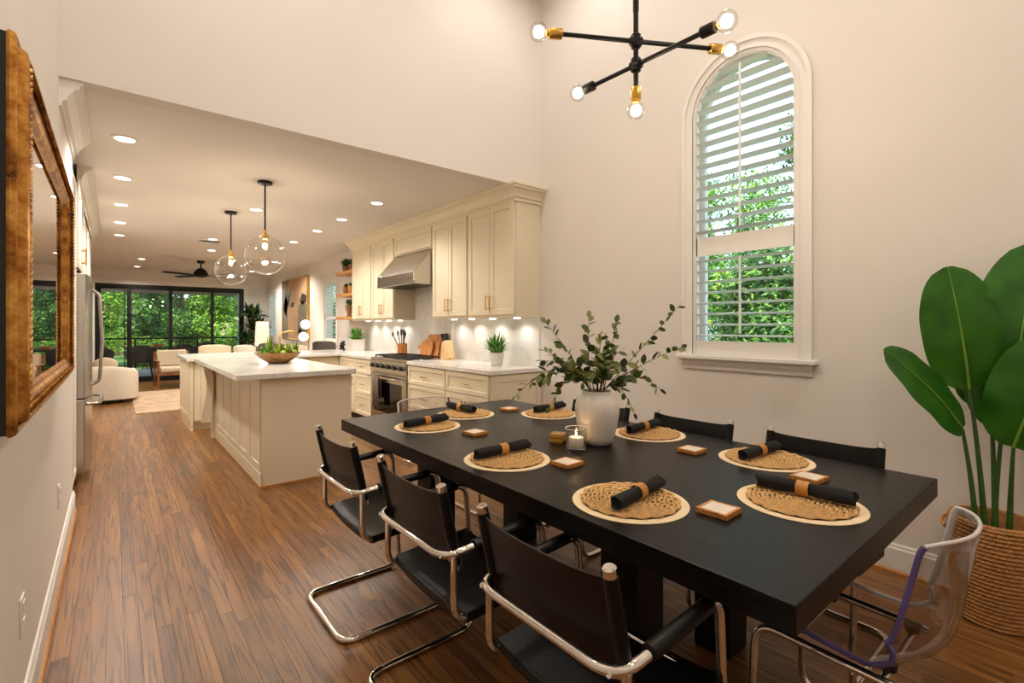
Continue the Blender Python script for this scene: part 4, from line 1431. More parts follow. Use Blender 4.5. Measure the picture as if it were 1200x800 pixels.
# ------------------------------------------------------------------ clear acrylic chairs
def make_ghost():
    t = thing('acrylic_chair', '', 'chair', (0, 0, 0), 0, 'clear acrylic chairs at the table ends')
    prof = [(0.235, 0.425), (0.215, 0.437), (0.13, 0.442), (0.03, 0.432), (-0.07, 0.426), (-0.14, 0.432), (-0.185, 0.455), (-0.212, 0.50), (-0.226, 0.56), (-0.238, 0.64), (-0.250, 0.72), (-0.262, 0.795)]
    # subdivide
    P = []
    for i in range(len(prof) - 1):
        for k in range(2):
            s = k / 2
            P.append((prof[i][0] + (prof[i + 1][0] - prof[i][0]) * s, prof[i][1] + (prof[i + 1][1] - prof[i][1]) * s))
    P.append(prof[-1])
    n = len(P)
    nu = 14
    def pt(i, e):
        xx, zz = P[i]
        s = i / (n - 1)
        a = P[min(n - 1, i + 1)]
        b = P[max(0, i - 1)]
        tx, tz = a[0] - b[0], a[1] - b[1]
        l = math.hypot(tx, tz)
        nx_, nz_ = tz / l, -tx / l            # towards the sitter
        q_ = min(1.0, max(0.0, (s - 0.36) / 0.22))
        curl = 0.014 + 0.078 * q_ * q_ * (3 - 2 * q_) * (1 - 0.25 * max(0, s - 0.6) / 0.4)
        k = abs(e) ** 2.4 * curl
        half = 0.205 + 0.022 * math.exp(-((s - 0.6) / 0.25) ** 2)
        if i >= n - 3:
            half -= 0.0
        topd = -0.02 * abs(e) ** 4 if i == n - 1 else 0
        return Vector((xx + nx_ * k, e * half, zz + nz_ * k + topd))
    V, F = [], []
    for i in range(n):
        for j in range(nu + 1):
            V.append(pt(i, 2 * j / nu - 1))
    for i in range(n - 1):
        for j in range(nu):
            F.append((i * (nu + 1) + j, i * (nu + 1) + j + 1, (i + 1) * (nu + 1) + j + 1, (i + 1) * (nu + 1) + j))
    o = MB().add(V, F).build('shell', 'acrylic', t, True, local=True, angle=80)
    sm = o.modifiers.new('thickness', 'SOLIDIFY')
    sm.thickness = 0.008
    sm.offset = 0
    for s, mt in ((1, 'acrylic_edge'), (-1, 'acrylic_rim')):
        MB().tube([pt(i, s) for i in range(n)], 0.0072, 8).build('side_rim', mt, t, True, local=True)
    MB().tube([pt(n - 1, 2 * j / nu - 1) for j in range(nu + 1)], 0.0050, 8).build('top_rim', 'acrylic_rim', t, True, local=True)
    MB().tube([pt(0, 2 * j / nu - 1) for j in range(nu + 1)], 0.0045, 8).build('front_rim', 'acrylic_rim', t, True, local=True)
    R = 0.0125
    hw = 0.185
    # bent steel base: under the seat, down at the front, back along the floor
    path = [(-0.13, hw, 0.395), (0.225, hw + 0.005, 0.405), (0.235, hw + 0.02, R), (-0.22, hw + 0.02, R), (-0.22, -hw - 0.02, R), (0.235, -hw - 0.02, R), (0.225, -hw - 0.005, 0.405), (-0.13, -hw, 0.395)]
    MB().tube(fillet(path, 0.07, False, 8), R, 12).build('cantilever_base', 'chrome', t, True, local=True)
    for xx in (-0.10, 0.12):
        MB().tube([(xx, -hw, 0.398), (xx, hw, 0.398)], 0.010, 10).build('cross_bar', 'chrome', t, True, local=True)
        for s in (-1, 1):
            MB().cyl((xx, s * 0.13, 0.404), (xx, s * 0.13, 0.424), 0.020, 0.022, 14).build('pad', 'blackplastic', t, True, local=True)
    return t
gh = make_ghost()
gh.location = (1.75, 0.475, 0)
gh.rotation_euler = (0, 0, PI / 2)
gh['label'] = 'clear acrylic chair with steel base at the table end near the woven basket'
dup(gh, (1.76, 2.985, 0), -PI / 2, 'clear acrylic chair with steel base at the table end facing the range')

# ------------------------------------------------------------------ place settings
wv = MB()
r = 0.010
k = 0
while r < 0.165:
    outer = r + 0.0142 >= 0.165
    n = max(5, int(2 * PI * r / (0.0175 if not outer else 0.027)))
    for i in range(n):
        a = 2 * PI * (i + 0.5 * (k % 2)) / n
        tan = Vector((-math.sin(a), math.cos(a), 0))
        rad = Vector((math.cos(a), math.sin(a), 0))
        sg = 1 if i % 2 else -1
        ax = (tan - rad * 0.30 * sg).normalized()
        wv.bead(rad * (r + sg * 0.0018) + Vector((0, 0, 0.0088 + 0.0008 * sg)), ax, 0.0125 if not outer else 0.019, 0.0054 if not outer else 0.0072)
    r += 0.0142
    k += 1
def make_mat():
    t = thing('placemat', '', 'placemat', (0, 0, TZ), 0, 'woven placemats on the dining table')
    MB().lathe([(0.186, 0), (0.188, 0.0012), (0.187, 0.003), (0.0, 0.003)], 56).build('felt_base', 'felt', t, True, local=True)
    MB().lathe([(0.158, 0.003), (0.158, 0.006), (0, 0.006)], 40).build('gap_shade', 'weave_shade', t, local=True)  # dark disc below the weave, shade of its gaps put into colour
    tag(wv.build('woven_disc', 'jute', t, local=True), None, None, None, 'stuff')
    return t
mt0 = make_mat()
def make_roll():
    t = thing('napkin_roll', '', 'napkin', (0, 0, 0), 0, 'rolled black napkins on the placemats')
    L, R = 0.145, 0.021
    mb = MB()
    n, seg = 14, 16
    V, F = [], []
    for i in range(n + 1):
        s = i / n
        xx = -L + 2 * L * s
        pin = 1 - 0.14 * math.exp(-((s - 0.5) / 0.1) ** 2) + 0.06 * math.sin(s * 9)
        for j in range(seg):
            a = 2 * PI * j / seg
            rr = R * pin * (1 + 0.07 * math.sin(3 * a + s * 4) + 0.05 * math.sin(5 * a))
            V.append((xx + 0.006 * math.sin(2 * a + 1), rr * math.cos(a), 0.022 + rr * math.sin(a)))
    for i in range(n):
        for j in range(seg):
            j2 = (j + 1) % seg
            F.append((i * seg + j, i * seg + j2, (i + 1) * seg + j2, (i + 1) * seg + j))
    # spiral ends: inset
    for end, i0 in ((0, 0), (1, n * seg)):
        c = len(V)
        xx = -L + 0.012 if end == 0 else L - 0.012
        for j in range(seg):
            a = 2 * PI * j / seg
            V.append((xx, R * 0.6 * math.cos(a), 0.022 + R * 0.6 * math.sin(a)))
        for j in range(seg):
            j2 = (j + 1) % seg
            F.append((i0 + j, i0 + j2, c + j2, c + j))
        F.append(tuple(c + j for j in range(seg)))
    mb.add(V, F)
    mb.build('cloth', 'napkin', t, True, local=True, angle=60)
    rg = [(0.0225, -0.019), (0.0245, -0.018), (0.0245, 0.018), (0.0225, 0.019), (0.0215, 0.0)]
    V, F = [], []
    seg = 24
    for j in range(seg):
        a = 2 * PI * j / seg
        for rr, xx in rg:
            V.append((xx, rr * math.cos(a), 0.022 + rr * math.sin(a)))
    n = len(rg)
    for j in range(seg):
        for i in range(n):
            F.append((j * n + i, j * n + (i + 1) % n, ((j + 1) % seg) * n + (i + 1) % n, ((j + 1) % seg) * n + i))
    MB().add(V, F).build('napkin_ring', 'tan', t, True, local=True)
    return t
nr0 = make_roll()
sets = [  # mat x, y, napkin dx, dy, angle, words
    (1.405, 2.49, -0.02, -0.02, 8, 'at the table corner by the island'),
    (1.325, 1.655, 0.0, 0.03, 0, 'on the mirror side, beside the candle'),
    (1.32, 1.0, 0.01, -0.03, 8, 'on the mirror side, at the bare table corner'),
    (1.745, 0.64, 0.03, 0.0, -86, 'in front of the acrylic chair by the basket'),
    (2.19, 0.94, -0.005, 0.02, -4, 'on the window side, closest to the basket'),
    (2.225, 1.56, 0.0, 0.03, 4, 'on the window side, beside the vase'),
    (2.225, 2.33, 0.03, 0.03, 6, 'on the window side, behind the vase'),
    (1.79, 2.67, 0.0, 0.06, -88, 'in front of the acrylic chair facing the range')]
for i, (x_, y_, dx, dy, an, wd) in enumerate(sets):
    o = mt0 if i == 0 else dup(mt0)
    o.location = (x_, y_, TZ)
    o.rotation_euler = (0, 0, i * 0.7)
    o['label'] = 'round woven jute placemat ' + wd
    o = nr0 if i == 0 else dup(nr0)
    o.location = (x_ + dx, y_ + dy, TZ + 0.0185)
    o.rotation_euler = (0, 0, math.radians(an))
    o['label'] = 'black napkin rolled in a tan ring ' + wd
def make_coaster():
    t = thing('coaster', '', 'coaster', (0, 0, TZ), 0, 'wooden coasters on the dining table')
    h = 0.049
    MB().rectframe(-h, h, -h, h, [(0.002, 0), (0, 0.002), (0, 0.016), (0.001, 0.017), (0.009, 0.017), (0.009, 0.013), (0.0485, 0.013)], lambda u, v, q: (u, v, q)).box(-h + 0.003, h - 0.003, -h + 0.003, h - 0.003, 0, 0.012).build('tray', 'coasterwood', t, local=True)
    MB().box(-h + 0.0095, h - 0.0095, -h + 0.0095, h - 0.0095, 0.012, 0.0165).build('inlay', 'coasterstone', t, local=True, bevel=0.0008)
    return t
c0 = make_coaster()
for i, (x_, y_, an, wd) in enumerate([(1.50, 2.15, 6, 'by the placemat at the island corner of the table'), (1.465, 1.43, 4, 'next to the candle on the dining table'),
                               (1.455, 0.765, 2, 'between the mats at the bare table corner'), (2.03, 0.712, -4, 'next to the mat facing the basket'),
                               (2.065, 1.215, 2, 'between two mats on the window side of table'), (2.11, 2.61, 5, 'at the range end of the table')]):
    o = c0 if i == 0 else dup(c0)
    o.location = (x_, y_, TZ)
    o.rotation_euler = (0, 0, math.radians(an))
    o['label'] = 'square wooden coaster with white inlay ' + wd

# ------------------------------------------------------------------ vase with branches
VX, VY = 1.852, 1.60
t = thing('vase', 'rounded pale frosted vase on the dining table', 'vase', (VX, VY, TZ))
vp = [(0.055, 0), (0.070, 0.003), (0.082, 0.03), (0.098, 0.09), (0.108, 0.15), (0.109, 0.185), (0.102, 0.212), (0.090, 0.230), (0.078, 0.238), (0.073, 0.250), (0.074, 0.262),
      (0.068, 0.262), (0.067, 0.250), (0.078, 0.23), (0.098, 0.20), (0.10, 0.15), (0.075, 0.03), (0.0, 0.02)]
MB().lathe(vp, 40).build('body', 'vase', t, True, local=True, angle=60)
t = thing('eucalyptus_branches', 'spray of leafy green branches standing in the vase', 'branches', (VX, VY, TZ + 0.03))
lf = MB()
V = [(0, 0, 0)]
L = 1.0
pts2 = [(0.12, 0.15), (0.3, 0.30), (0.55, 0.33), (0.8, 0.21)]
V, F = [(0, 0, 0), (1.0, 0, -0.10)], []
for (a, b) in pts2:
    zz = -0.10 * a * a
    V += [(a, b, zz + 0.05 * b * 2), (a, 0, zz), (a, -b, zz + 0.05 * b * 2)]
F = [(0, 3, 2), (0, 4, 3)]
for i in range(3):
    a = 2 + 3 * i
    F += [(a, a + 1, a + 4, a + 3), (a + 1, a + 2, a + 5, a + 4)]
F += [(11, 12, 1), (12, 13, 1)]
leaf_meshes = []
for q in range(6):
    me = bpy.data.meshes.new('leaf')
    me.from_pydata(V, [], F)
    at = me.attributes.new('rnd', 'FLOAT', 'FACE')
    at.data.foreach_set('value', [q / 5.0] * len(me.polygons))
    me.materials.append(M['euc'])
    me.polygons.foreach_set('use_smooth', [True] * len(me.polygons))
    leaf_meshes.append(me)
rs = random.Random(21)
def branch(tip, ctrl_h, nleaf, first=0.18):
    tip = Vector(tip) - Vector((VX, VY, TZ + 0.03))
    b = Vector((rs.uniform(-.02, .02), rs.uniform(-.02, .02), 0.0))
    mouth = Vector((tip.x, tip.y, 0)).normalized() * 0.035 + Vector((0, 0, 0.235))
    c = mouth + Vector((tip.x * 0.35, tip.y * 0.35, ctrl_h))
    path = [b, b.lerp(mouth, 0.6), mouth]
    for k in range(1, 11):
        s = k / 10
        path.append(mouth * (1 - s) ** 2 + c * 2 * s * (1 - s) + tip * s * s)
    br = MB().tube(path, [0.0032 - 0.0022 * i / 12 for i in range(13)], 5).build('branch', 'stem', t, True, local=True)
    for i in range(nleaf):
        s = first + (1.02 - first) * i / (nleaf - 1)
        s = min(1.0, s)
        p = mouth * (1 - s) ** 2 + c * 2 * s * (1 - s) + tip * s * s
        d = ((c - mouth) * (1 - s) + (tip - c) * s).normalized()
        side = 1 if i % 2 else -1
        perp = d.cross(Vector((rs.gauss(0, 1), rs.gauss(0, 1), rs.gauss(0, 1)))).normalized()
        ld = (d * rs.uniform(0.35, 0.8) + perp * 0.8).normalized()
        if i == nleaf - 1:
            ld = d
        nrm = ld.cross(Vector((rs.gauss(0, 1), rs.gauss(0, 1), rs.gauss(0, 0.6)))).normalized()
        nrm = nrm if nrm.z > 0 else -nrm
        yv = nrm.cross(ld)
        sz = rs.uniform(0.052, 0.074) * (1.12 - 0.5 * s)
        o = bpy.data.objects.new('leaf', rs.choice(leaf_meshes))
        COL.objects.link(o)
        o.parent = br
        mtx = Matrix((ld, yv, nrm)).transposed().to_4x4()
        o.matrix_local = Matrix.Translation(p) @ mtx @ Matrix.Scale(sz, 4)
tips = [((2.161, 1.333, 1.435), 0.16, 20), ((2.164, 1.331, 1.225), 0.12, 16), ((2.089, 1.40, 1.02), 0.14, 14), ((1.99, 1.48, 0.90), 0.09, 9),
        ((1.917, 1.533, 1.347), 0.2, 16), ((1.812, 1.618, 1.37), 0.2, 14), ((1.649, 1.752, 1.345), 0.18, 16), ((1.532, 1.847, 0.985), 0.22, 18),
        ((1.64, 1.76, 1.16), 0.14, 16), ((2.0, 1.70, 1.28), 0.18, 16), ((1.78, 1.40, 1.22), 0.16, 16), ((1.584, 1.78, 1.04), 0.16, 14),
        ((1.66, 1.74, 0.93), 0.16, 14), ((1.74, 1.86, 1.2), 0.14, 14), ((1.86, 1.55, 1.26), 0.16, 16), ((1.70, 1.55, 1.06), 0.12, 12), ((1.98, 1.62, 1.12), 0.12, 12), ((1.80, 1.50, 1.14), 0.1, 14), ((1.92, 1.66, 1.18), 0.1, 14), ((1.77, 1.70, 1.10), 0.1, 14)]
for tp, chh, nl in tips:
    branch(tp, chh, nl)

# candle and small gilt box
t = thing('votive_candle', 'white candle in a clear glass votive', 'candle', (1.688, 1.586, TZ))
MB().lathe([(0.0, 0.001), (0.046, 0.0), (0.049, 0.004), (0.052, 0.100), (0.0485, 0.100), (0.0455, 0.014), (0.0, 0.012)], 32).build('glass_cup', 'glass', t, True, local=True, angle=60)
MB().lathe([(0.0, 0.0125), (0.034, 0.0125), (0.035, 0.016), (0.035, 0.056), (0.032, 0.058), (0.0, 0.054)], 24).build('wax', 'wax', t, True, local=True, angle=60)
MB().tube([(0.052 * math.cos(a_ / 8), 0.052 * math.sin(a_ / 8), 0.1) for a_ in range(50)], 0.0018, 6, True).build('glass_rim', 'acrylic_rim', t, True, local=True)
MB().tube([(0, 0, 0.054), (0, 0, 0.063)], 0.0012, 6).build('wick', 'blackplastic', t, local=True)
MB().ball((0, 0, 0.071), 0.0042, (1, 1, 2.2), 10, 8).build('flame', 'flame', t, True, local=True)
lamp('candle_light', 'POINT', t, (1.688, 1.586, TZ + 0.075), 0.35, (1, 0.6, 0.25), 0.006)
for i, (dz, lb) in enumerate(((0.0, 'lower small gilt box behind the candle'), (0.026, 'upper small gilt box stacked behind the candle'))):
    t = thing('gilt_box', lb, 'box', (1.70, 1.72, TZ + dz), 0.3 + 0.2 * i, 'small gilt boxes behind the candle')
    MB().box(-0.032, 0.032, -0.032, 0.032, 0, 0.018).build('base', 'brass', t, local=True, bevel=0.003)
    MB().box(-0.034, 0.034, -0.034, 0.034, 0.0185, 0.026).build('lid', 'brass', t, local=True, bevel=0.003)

# ------------------------------------------------------------------ chandelier
CX, CY = 1.76, 1.30
RV = Vector((math.cos(YAW), -math.sin(YAW), 0))
FV = Vector((math.sin(YAW), math.cos(YAW), 0))
t = thing('chandelier', 'black and brass chandelier with two crossed arms and five bare bulbs', 'chandelier', (CX, CY, 2.2))
MB().tube([(CX, CY, 2.36), (CX, CY, DZ - 0.02)], 0.011, 12).build('rod', 'blackmetal', t, True)
MB().lathe([(0.06, -0.025), (0.062, 0), (0, 0)][::-1], 24, (CX, CY, DZ)).build('ceiling_plate', 'blackmetal', t, True)
MB().tube([(CX, CY, 2.70), (CX, CY, 2.76)], 0.013, 12).build('collar', 'blackmetal', t, True)
def bulb(sock0, d, mat):
    """socket starts at sock0 and points along d"""
    s = MB().tube([sock0, sock0 + d * 0.004, sock0 + d * 0.055, sock0 + d * 0.058], [0.019, 0.0225, 0.0225, 0.020], 16).build('socket', mat, t, True)
    MB().tube([sock0 + d * 0.058, sock0 + d * 0.07], [0.0135, 0.0135], 14).build('thread', 'brass', s, True)
    c = sock0 + d * 0.102
    b = MB()
    b.ball(c, 0.039, (1, 1, 1), 20, 14)
    o = b.build('bulb', 'glass', t, True)
    MB().ball(c - d * 0.002, 0.0135, (1, 1, 1), 12, 8).build('filament', 'bulbglow', o, True)
    lamp('bulb_light', 'POINT', t, c, K_BULB, WARM, 0.03)
def arm(z, d, n0, l0, l1, m0, m1):
    c = Vector((CX, CY, z))
    MB().tube([c - d * (l0 - 0.002), c + d * (l1 - 0.002)], 0.0098, 12).build('arm', 'blackmetal', t, True)
    MB().tube([c - d * 0.028, c - d * 0.022, c + d * 0.022, c + d * 0.028], [0.016, 0.022, 0.022, 0.016], 14).tube([c - Vector((0, 0, 0.030)), c - Vector((0, 0, 0.026)), c + Vector((0, 0, 0.026)), c + Vector((0, 0, 0.030))], [0.017, 0.0215, 0.0215, 0.017], 14).build('hub', 'blackmetal', t, True)
    bulb(c - d * l0, -d, m0)
    bulb(c + d * l1, d, m1)
d1_ = (RV * 0.985 + FV * 0.155).normalized()
d2_ = (RV * 0.65 - FV * 0.76).normalized()
arm(2.57, d1_, 0, 0.33, 0.345, 'brass', 'brass')
arm(2.467, d2_, 0, 0.235, 0.30, 'blackmetal', 'blackmetal')
bulb(Vector((CX, CY, 2.37)), Vector((0, 0, -1)), 'brass')

# ------------------------------------------------------------------ gilt mirror
t = thing('wall_mirror', 'large mirror in an ornate antique gilt frame', 'mirror', (XL, 2.54, 1.065))
MY0, MY1, MZ0, MZ1 = 1.66, 3.43, 1.062, 2.04
fm = lambda u, v, h: (XL + h, u, v)
prof = [(0.004, 0.030), (0.0, 0.036), (0.004, 0.046), (0.010, 0.049), (0.016, 0.046), (0.019, 0.040), (0.024, 0.040), (0.027, 0.052), (0.034, 0.064), (0.044, 0.067), (0.052, 0.062), (0.064, 0.056), (0.078, 0.054), (0.086, 0.047), (0.096, 0.047), (0.102, 0.040), (0.106, 0.034)]
MB().rectframe(MY0, MY1, MZ0, MZ1, prof, fm).build('frame', 'gold', t, True, angle=30)
mb = MB()
ins = 0.058
y0, y1, z0, z1 = MY0 + ins, MY1 - ins, MZ0 + ins, MZ1 - ins
step = 0.0165
def rope(a, b):
    a, b = Vector(a), Vector(b)
    n = int((b - a).length / step)
    d = (b - a).normalized()
    up = Vector((1, 0, 0))
    sd = d.cross(up)
    for i in range(n):
        mb.bead(a + d * (i + 0.5) * step, (d * 0.6 + sd * 0.7).normalized(), 0.0125, 0.0068)
xr = XL + 0.0655
rope((xr, y0, z0), (xr, y1, z0))
rope((xr, y1, z0), (xr, y1, z1))
rope((xr, y1, z1), (xr, y0, z1))
rope((xr, y0, z1), (xr, y0, z0))
mb.build('rope_bead', 'gold', t, True)
MB().box(XL, XL + 0.0305, MY0 + 0.005, MY1 - 0.005, MZ0 + 0.005, MZ1 - 0.005).build('backing', 'blackplastic', t)
MB().box(XL + 0.031, XL + 0.037, MY0 + 0.10, MY1 - 0.10, MZ0 + 0.10, MZ1 - 0.10).build('glass', 'mirror', t)
# outlets
def outlet(y, z, lab):
    t = thing('wall_outlet', lab, 'outlet', (XL, y, z), 0, 'outlets on the mirror wall')
    MB().box(XL, XL + 0.006, y - 0.036, y + 0.036, z - 0.06, z + 0.06).build('plate', 'outlet', t, bevel=0.002)
    for s in (-1, 1):
        MB().box(XL + 0.005, XL + 0.009, y - 0.018, y + 0.018, z + s * 0.027 - 0.017, z + s * 0.027 + 0.017).build('socket', 'outlet', t, bevel=0.003)
outlet(2.19, 0.41, 'white wall outlet low on the mirror wall, under the near end of the mirror')
outlet(3.52, 0.43, 'white wall outlet low on the mirror wall, past the mirror towards the fridge')

# ------------------------------------------------------------------ basket with bird of paradise
BX, BY = 3.10, 0.325
t = thing('woven_basket', 'tall woven basket planter on the floor by the wall', 'basket', (BX, BY, 0))
mb = MB()
rows = 25
BH = 0.45
def brad(z):
    return 0.128 + 0.026 * math.sin(PI * min(1, z / BH) * 0.62)
for i in range(rows):
    z = 0.010 + i * (BH - 0.02) / (rows - 1)
    rr = brad(z)
    n = 46
    for k in range(n):
        a = 2 * PI * (k + 0.5 * (i % 2)) / n
        tn = Vector((-math.sin(a), math.cos(a), 0.10))
        mb.bead(Vector((rr * math.cos(a), rr * math.sin(a), z)), tn.normalized(), 0.0150, 0.0098)
tag(mb.build('weave', 'rattan', t, local=True), None, None, None, 'stuff')
MB().lathe([(0.122, 0.002), (brad(0.1) - 0.004, 0.1), (brad(0.25) - 0.004, 0.25), (brad(BH) - 0.004, BH), (brad(BH) - 0.012, BH), (brad(0.25) - 0.012, 0.25), (0.114, 0.03), (0, 0.028)], 40).build('liner', 'rattan', t, True, local=True)
mb = MB()
for k in range(64):
    a = 2 * PI * k / 64
    mb.bead(Vector((brad(BH) * math.cos(a) - 0.003 * math.cos(a), brad(BH) * math.sin(a) - 0.003 * math.sin(a), BH + 0.002)), Vector((-math.sin(a), math.cos(a), 0.35)).normalized(), 0.012, 0.0095)
mb.build('rim', 'rattan', t, local=True)
for a0 in (PI * 0.62, PI * 1.62):
    P = [Vector((brad(BH) + dr, dy, dz)) for dr, dy, dz in ((0.0, -0.05, -0.02), (0.02, -0.045, -0.035), (0.025, -0.02, -0.055), (0.025, 0.02, -0.055), (0.02, 0.045, -0.035), (0.0, 0.05, -0.02))]
    rot = Matrix.Rotation(a0, 3, 'Z')
    MB().tube([rot @ p + Vector((0, 0, BH)) for p in P], 0.008, 8).build('handle', 'rattan', t, True, local=True)
BPL = thing('bird_of_paradise', 'tall broad-leaved bird of paradise plant in the woven basket', 'plant', (BX, BY, 0.03))
MB().lathe([(0.105, 0.0), (0.128, 0.30), (0, 0.305)], 24).build('soil', 'soil', BPL, local=True)
def big_leaf(root, base, tip, width, nrm, mat='strel', bend=0.05, notch=()):
    base, tip, root = Vector(base), Vector(tip), Vector(root)
    o3 = Vector((BX, BY, 0.03))
    base, tip, root = base - o3, tip - o3, root - o3
    ax = (tip - base)
    L = ax.length
    d = ax.normalized()
    nrm = Vector(nrm)
    nrm = (nrm - d * nrm.dot(d)).normalized()
    sd = d.cross(nrm)
    n, m_ = 22, 5
    V, F = [], []
    for i in range(n + 1):
        s = i / n
        wd = max(0.004, width * 0.5 * (1 - abs(2 * (s * 0.985 + 0.012) ** 0.92 - 1) ** 2.3) ** 0.5)
        for j in range(-m_, m_ + 1):
            e = j / m_
            ww = wd
            for ns, nd, sg in notch:
                if sg * e > 0:
                    ww *= 1 - nd * math.exp(-((s - ns) / 0.022) ** 2)
            p = base + d * L * s + sd * ww * e + nrm * (bend * L * (4 * s * (1 - s)) - 0.10 * ww * (e * e) + 0.045 * abs(e) * width - 0.004 * math.sin(18 * s + 3 * e) * abs(e))
            V.append(p)
    w_ = 2 * m_ + 1
    for i in range(n):
        for j in range(w_ - 1):
            F.append((i * w_ + j, i * w_ + j + 1, (i + 1) * w_ + j + 1, (i + 1) * w_ + j))
    o = MB().add(V, F).build('leaf', mat, BPL, True, local=True, angle=180)
    rib = [V[i * w_ + m_] + nrm * 0.002 for i in range(n + 1)]
    MB().tube(rib, [0.0065 * (1 - 0.85 * i / n) for i in range(n + 1)], 6).build('midrib', 'midrib', o, True, local=True)
    c = root.lerp(base, 0.5) + Vector(((root.x - base.x) * 0.22, (root.y - base.y) * 0.22, 0.02))
    path = [root * (1 - s) ** 2 + c * 2 * s * (1 - s) + base * s * s for s in [k / 8 for k in range(9)]]
    MB().tube(path, [0.013 - 0.0065 * k / 8 for k in range(9)], 8).build('stalk', 'petiole', BPL, True, local=True)
TC = (-0.80, -0.30, 0.25)
big_leaf((3.07, 0.35, 0.33), (3.03, 0.40, 1.045), (2.93, 0.46, 1.60), 0.285, TC, notch=((0.74, 0.3, 1),))
big_leaf((3.05, 0.375, 0.33), (3.01, 0.42, 0.855), (2.64, 0.63, 1.225), 0.215, (-0.62, -0.5, 0.55))
big_leaf((3.11, 0.33, 0.33), (3.10, 0.30, 0.86), (3.16, 0.20, 1.70), 0.36, (-0.85, -0.2, 0.05), notch=((0.9, 0.4, 1),))
big_leaf((3.12, 0.28, 0.33), (3.05, 0.26, 0.80), (3.02, 0.13, 1.30), 0.30, (-0.85, -0.1, 0.15))
big_leaf((3.09, 0.32, 0.33), (3.14, 0.34, 0.95), (3.12, 0.42, 1.28), 0.24, (-0.75, -0.5, 0.1))

# ------------------------------------------------------------------ pendants over the island
for (x_, y_, lb) in ((1.085, 4.95, 'clear glass globe pendant over the dining end of the island'), (1.06, 6.50, 'clear glass globe pendant over the peninsula end of the island')):
    t = thing('globe_pendant', lb, 'pendant light', (x_, y_, 1.8), 0, 'globe pendants over the island')
    MB().lathe([(0, 0), (0.062, 0), (0.064, -0.004), (0.064, -0.022), (0.058, -0.026), (0, -0.026)], 28, (x_, y_, CZ)).build('canopy', 'blackmetal', t, True)
    MB().tube([(x_, y_, CZ - 0.02), (x_, y_, 2.21)], 0.0075, 10).build('stem', 'blackmetal', t, True)
    MB().lathe([(0, 0.055), (0.012, 0.055), (0.014, 0.02), (0.030, 0.012), (0.032, -0.03), (0.026, -0.034), (0, -0.034)], 20, (x_, y_, 2.165)).build('socket_cap', 'brass', t, True)
    R = 0.178
    zc = 1.985
    pf_ = []
    for i in range(21):
        a = 0.17 + (PI - 0.17) * i / 20
        pf_.append((R * math.sin(a), R * math.cos(a)))
    pf_[-1] = (0.0, -R)
    MB().lathe([(0.030, R * math.cos(0.17) + 0.012)] + pf_, 40, (x_, y_, zc), ).build('globe', 'globeglass', t, True, angle=80)
    b = MB().ball((x_, y_, 2.075), 0.032, (1, 1, 1.25), 14, 10).build('bulb', 'glass', t, True)
    MB().ball((x_, y_, 2.075), 0.019, (1, 1, 1.4), 10, 8).build('filament', 'bulbglow', b, True)
    MB().tube([(x_, y_, 2.10), (x_, y_, 2.135)], 0.012, 10).build('thread', 'brass', b, True)
    lamp('pendant_light', 'POINT', t, (x_, y_, 2.075), K_BULB * 3.4, WARM, 0.03)

# ------------------------------------------------------------------ downlights
def downlight(x_, y_, z_, lb, power, cone=150, group=None, r=0.06, col=SOFT):
    t = thing('recessed_light', lb, 'downlight', (x_, y_, z_ - 0.012), 0, group)
    MB().lathe([(r * 1.32, 0), (r * 1.30, -0.006), (r, -0.010), (r * 0.96, -0.002), (r * 0.96, 0)], 28, (x_, y_, z_)).build('trim_ring', 'trim', t, True)
    MB().lathe([(r * 0.95, -0.001), (r * 0.95, -0.004), (0, -0.0055)], 24, (x_, y_, z_)).build('lens', 'lens', t, True)
    lamp('downlight_lamp', 'SPOT', t, (x_, y_, z_ - 0.03), power, col, 0.05, spot_size=math.radians(cone), spot_blend=0.7)
    return t
ORD = ['first', 'second', 'third', 'fourth', 'fifth']
for i, y_ in enumerate((4.44, 5.62, 6.86, 8.05, 9.18)):
    downlight(0.06, y_, CZ, ORD[i] + ' downlight from the dining room in the row along the fridge side', K_KITCHEN, group='downlights along the fridge side')
for i, y_ in enumerate((5.02, 6.07, 7.02, 8.18)):
    downlight(2.21, y_, CZ, ORD[i] + ' downlight from the dining room in the row along the cooker side', K_KITCHEN, group='downlights along the cooker side')
downlight(1.26, 6.18, CZ, 'round downlight between the two pendants', K_KITCHEN * 0.6)
downlight(1.18, 8.72, CZ, 'round downlight beside the ceiling vent', K_KITCHEN * 0.8)
downlight(1.33, 10.0, CZ, 'round downlight between the vent and the ceiling fan', K_KITCHEN * 1.5)
for x_, y_, lb in ((0.42, 12.15, 'round downlight above the curved sofa, left of the ceiling fan'), (0.40, 13.77, 'round downlight right before the sliding doors'), (2.6, 11.0, 'round downlight above the double globe floor lamp'), (2.6, 13.2, 'round downlight above the square table lamp')):
    downlight(x_, y_, CZ, lb, K_KITCHEN * 1.8, group='living room downlights')
for x_ in (0.55, 2.5):  # out-of-view downlights, added to light the dining room softly
    for y_ in (-1.2, 0.9, 2.7):
        downlight(x_, y_, DZ, 'added unseen downlight in the high dining ceiling, ' + ('mirror' if x_ < 1 else 'window') + ' side, ' + {-1.2: 'by the end wall', 0.9: 'over the table end near the basket', 2.7: 'by the wall above the kitchen opening'}[y_], K_DINING, 165, 'added dining room downlights', 0.075, (1.0, 0.94, 0.87))
t = thing('ceiling_vent', 'flat ceiling air vent beside a downlight', 'vent', (1.17, 8.95, CZ))
MB().rectframe(1.02, 1.32, 8.84, 9.06, [(0, 0), (0.004, 0.010), (0.02, 0.010), (0.02, 0.002)], lambda u, v, h: (u, v, CZ - h)).build('frame', 'trim', t)
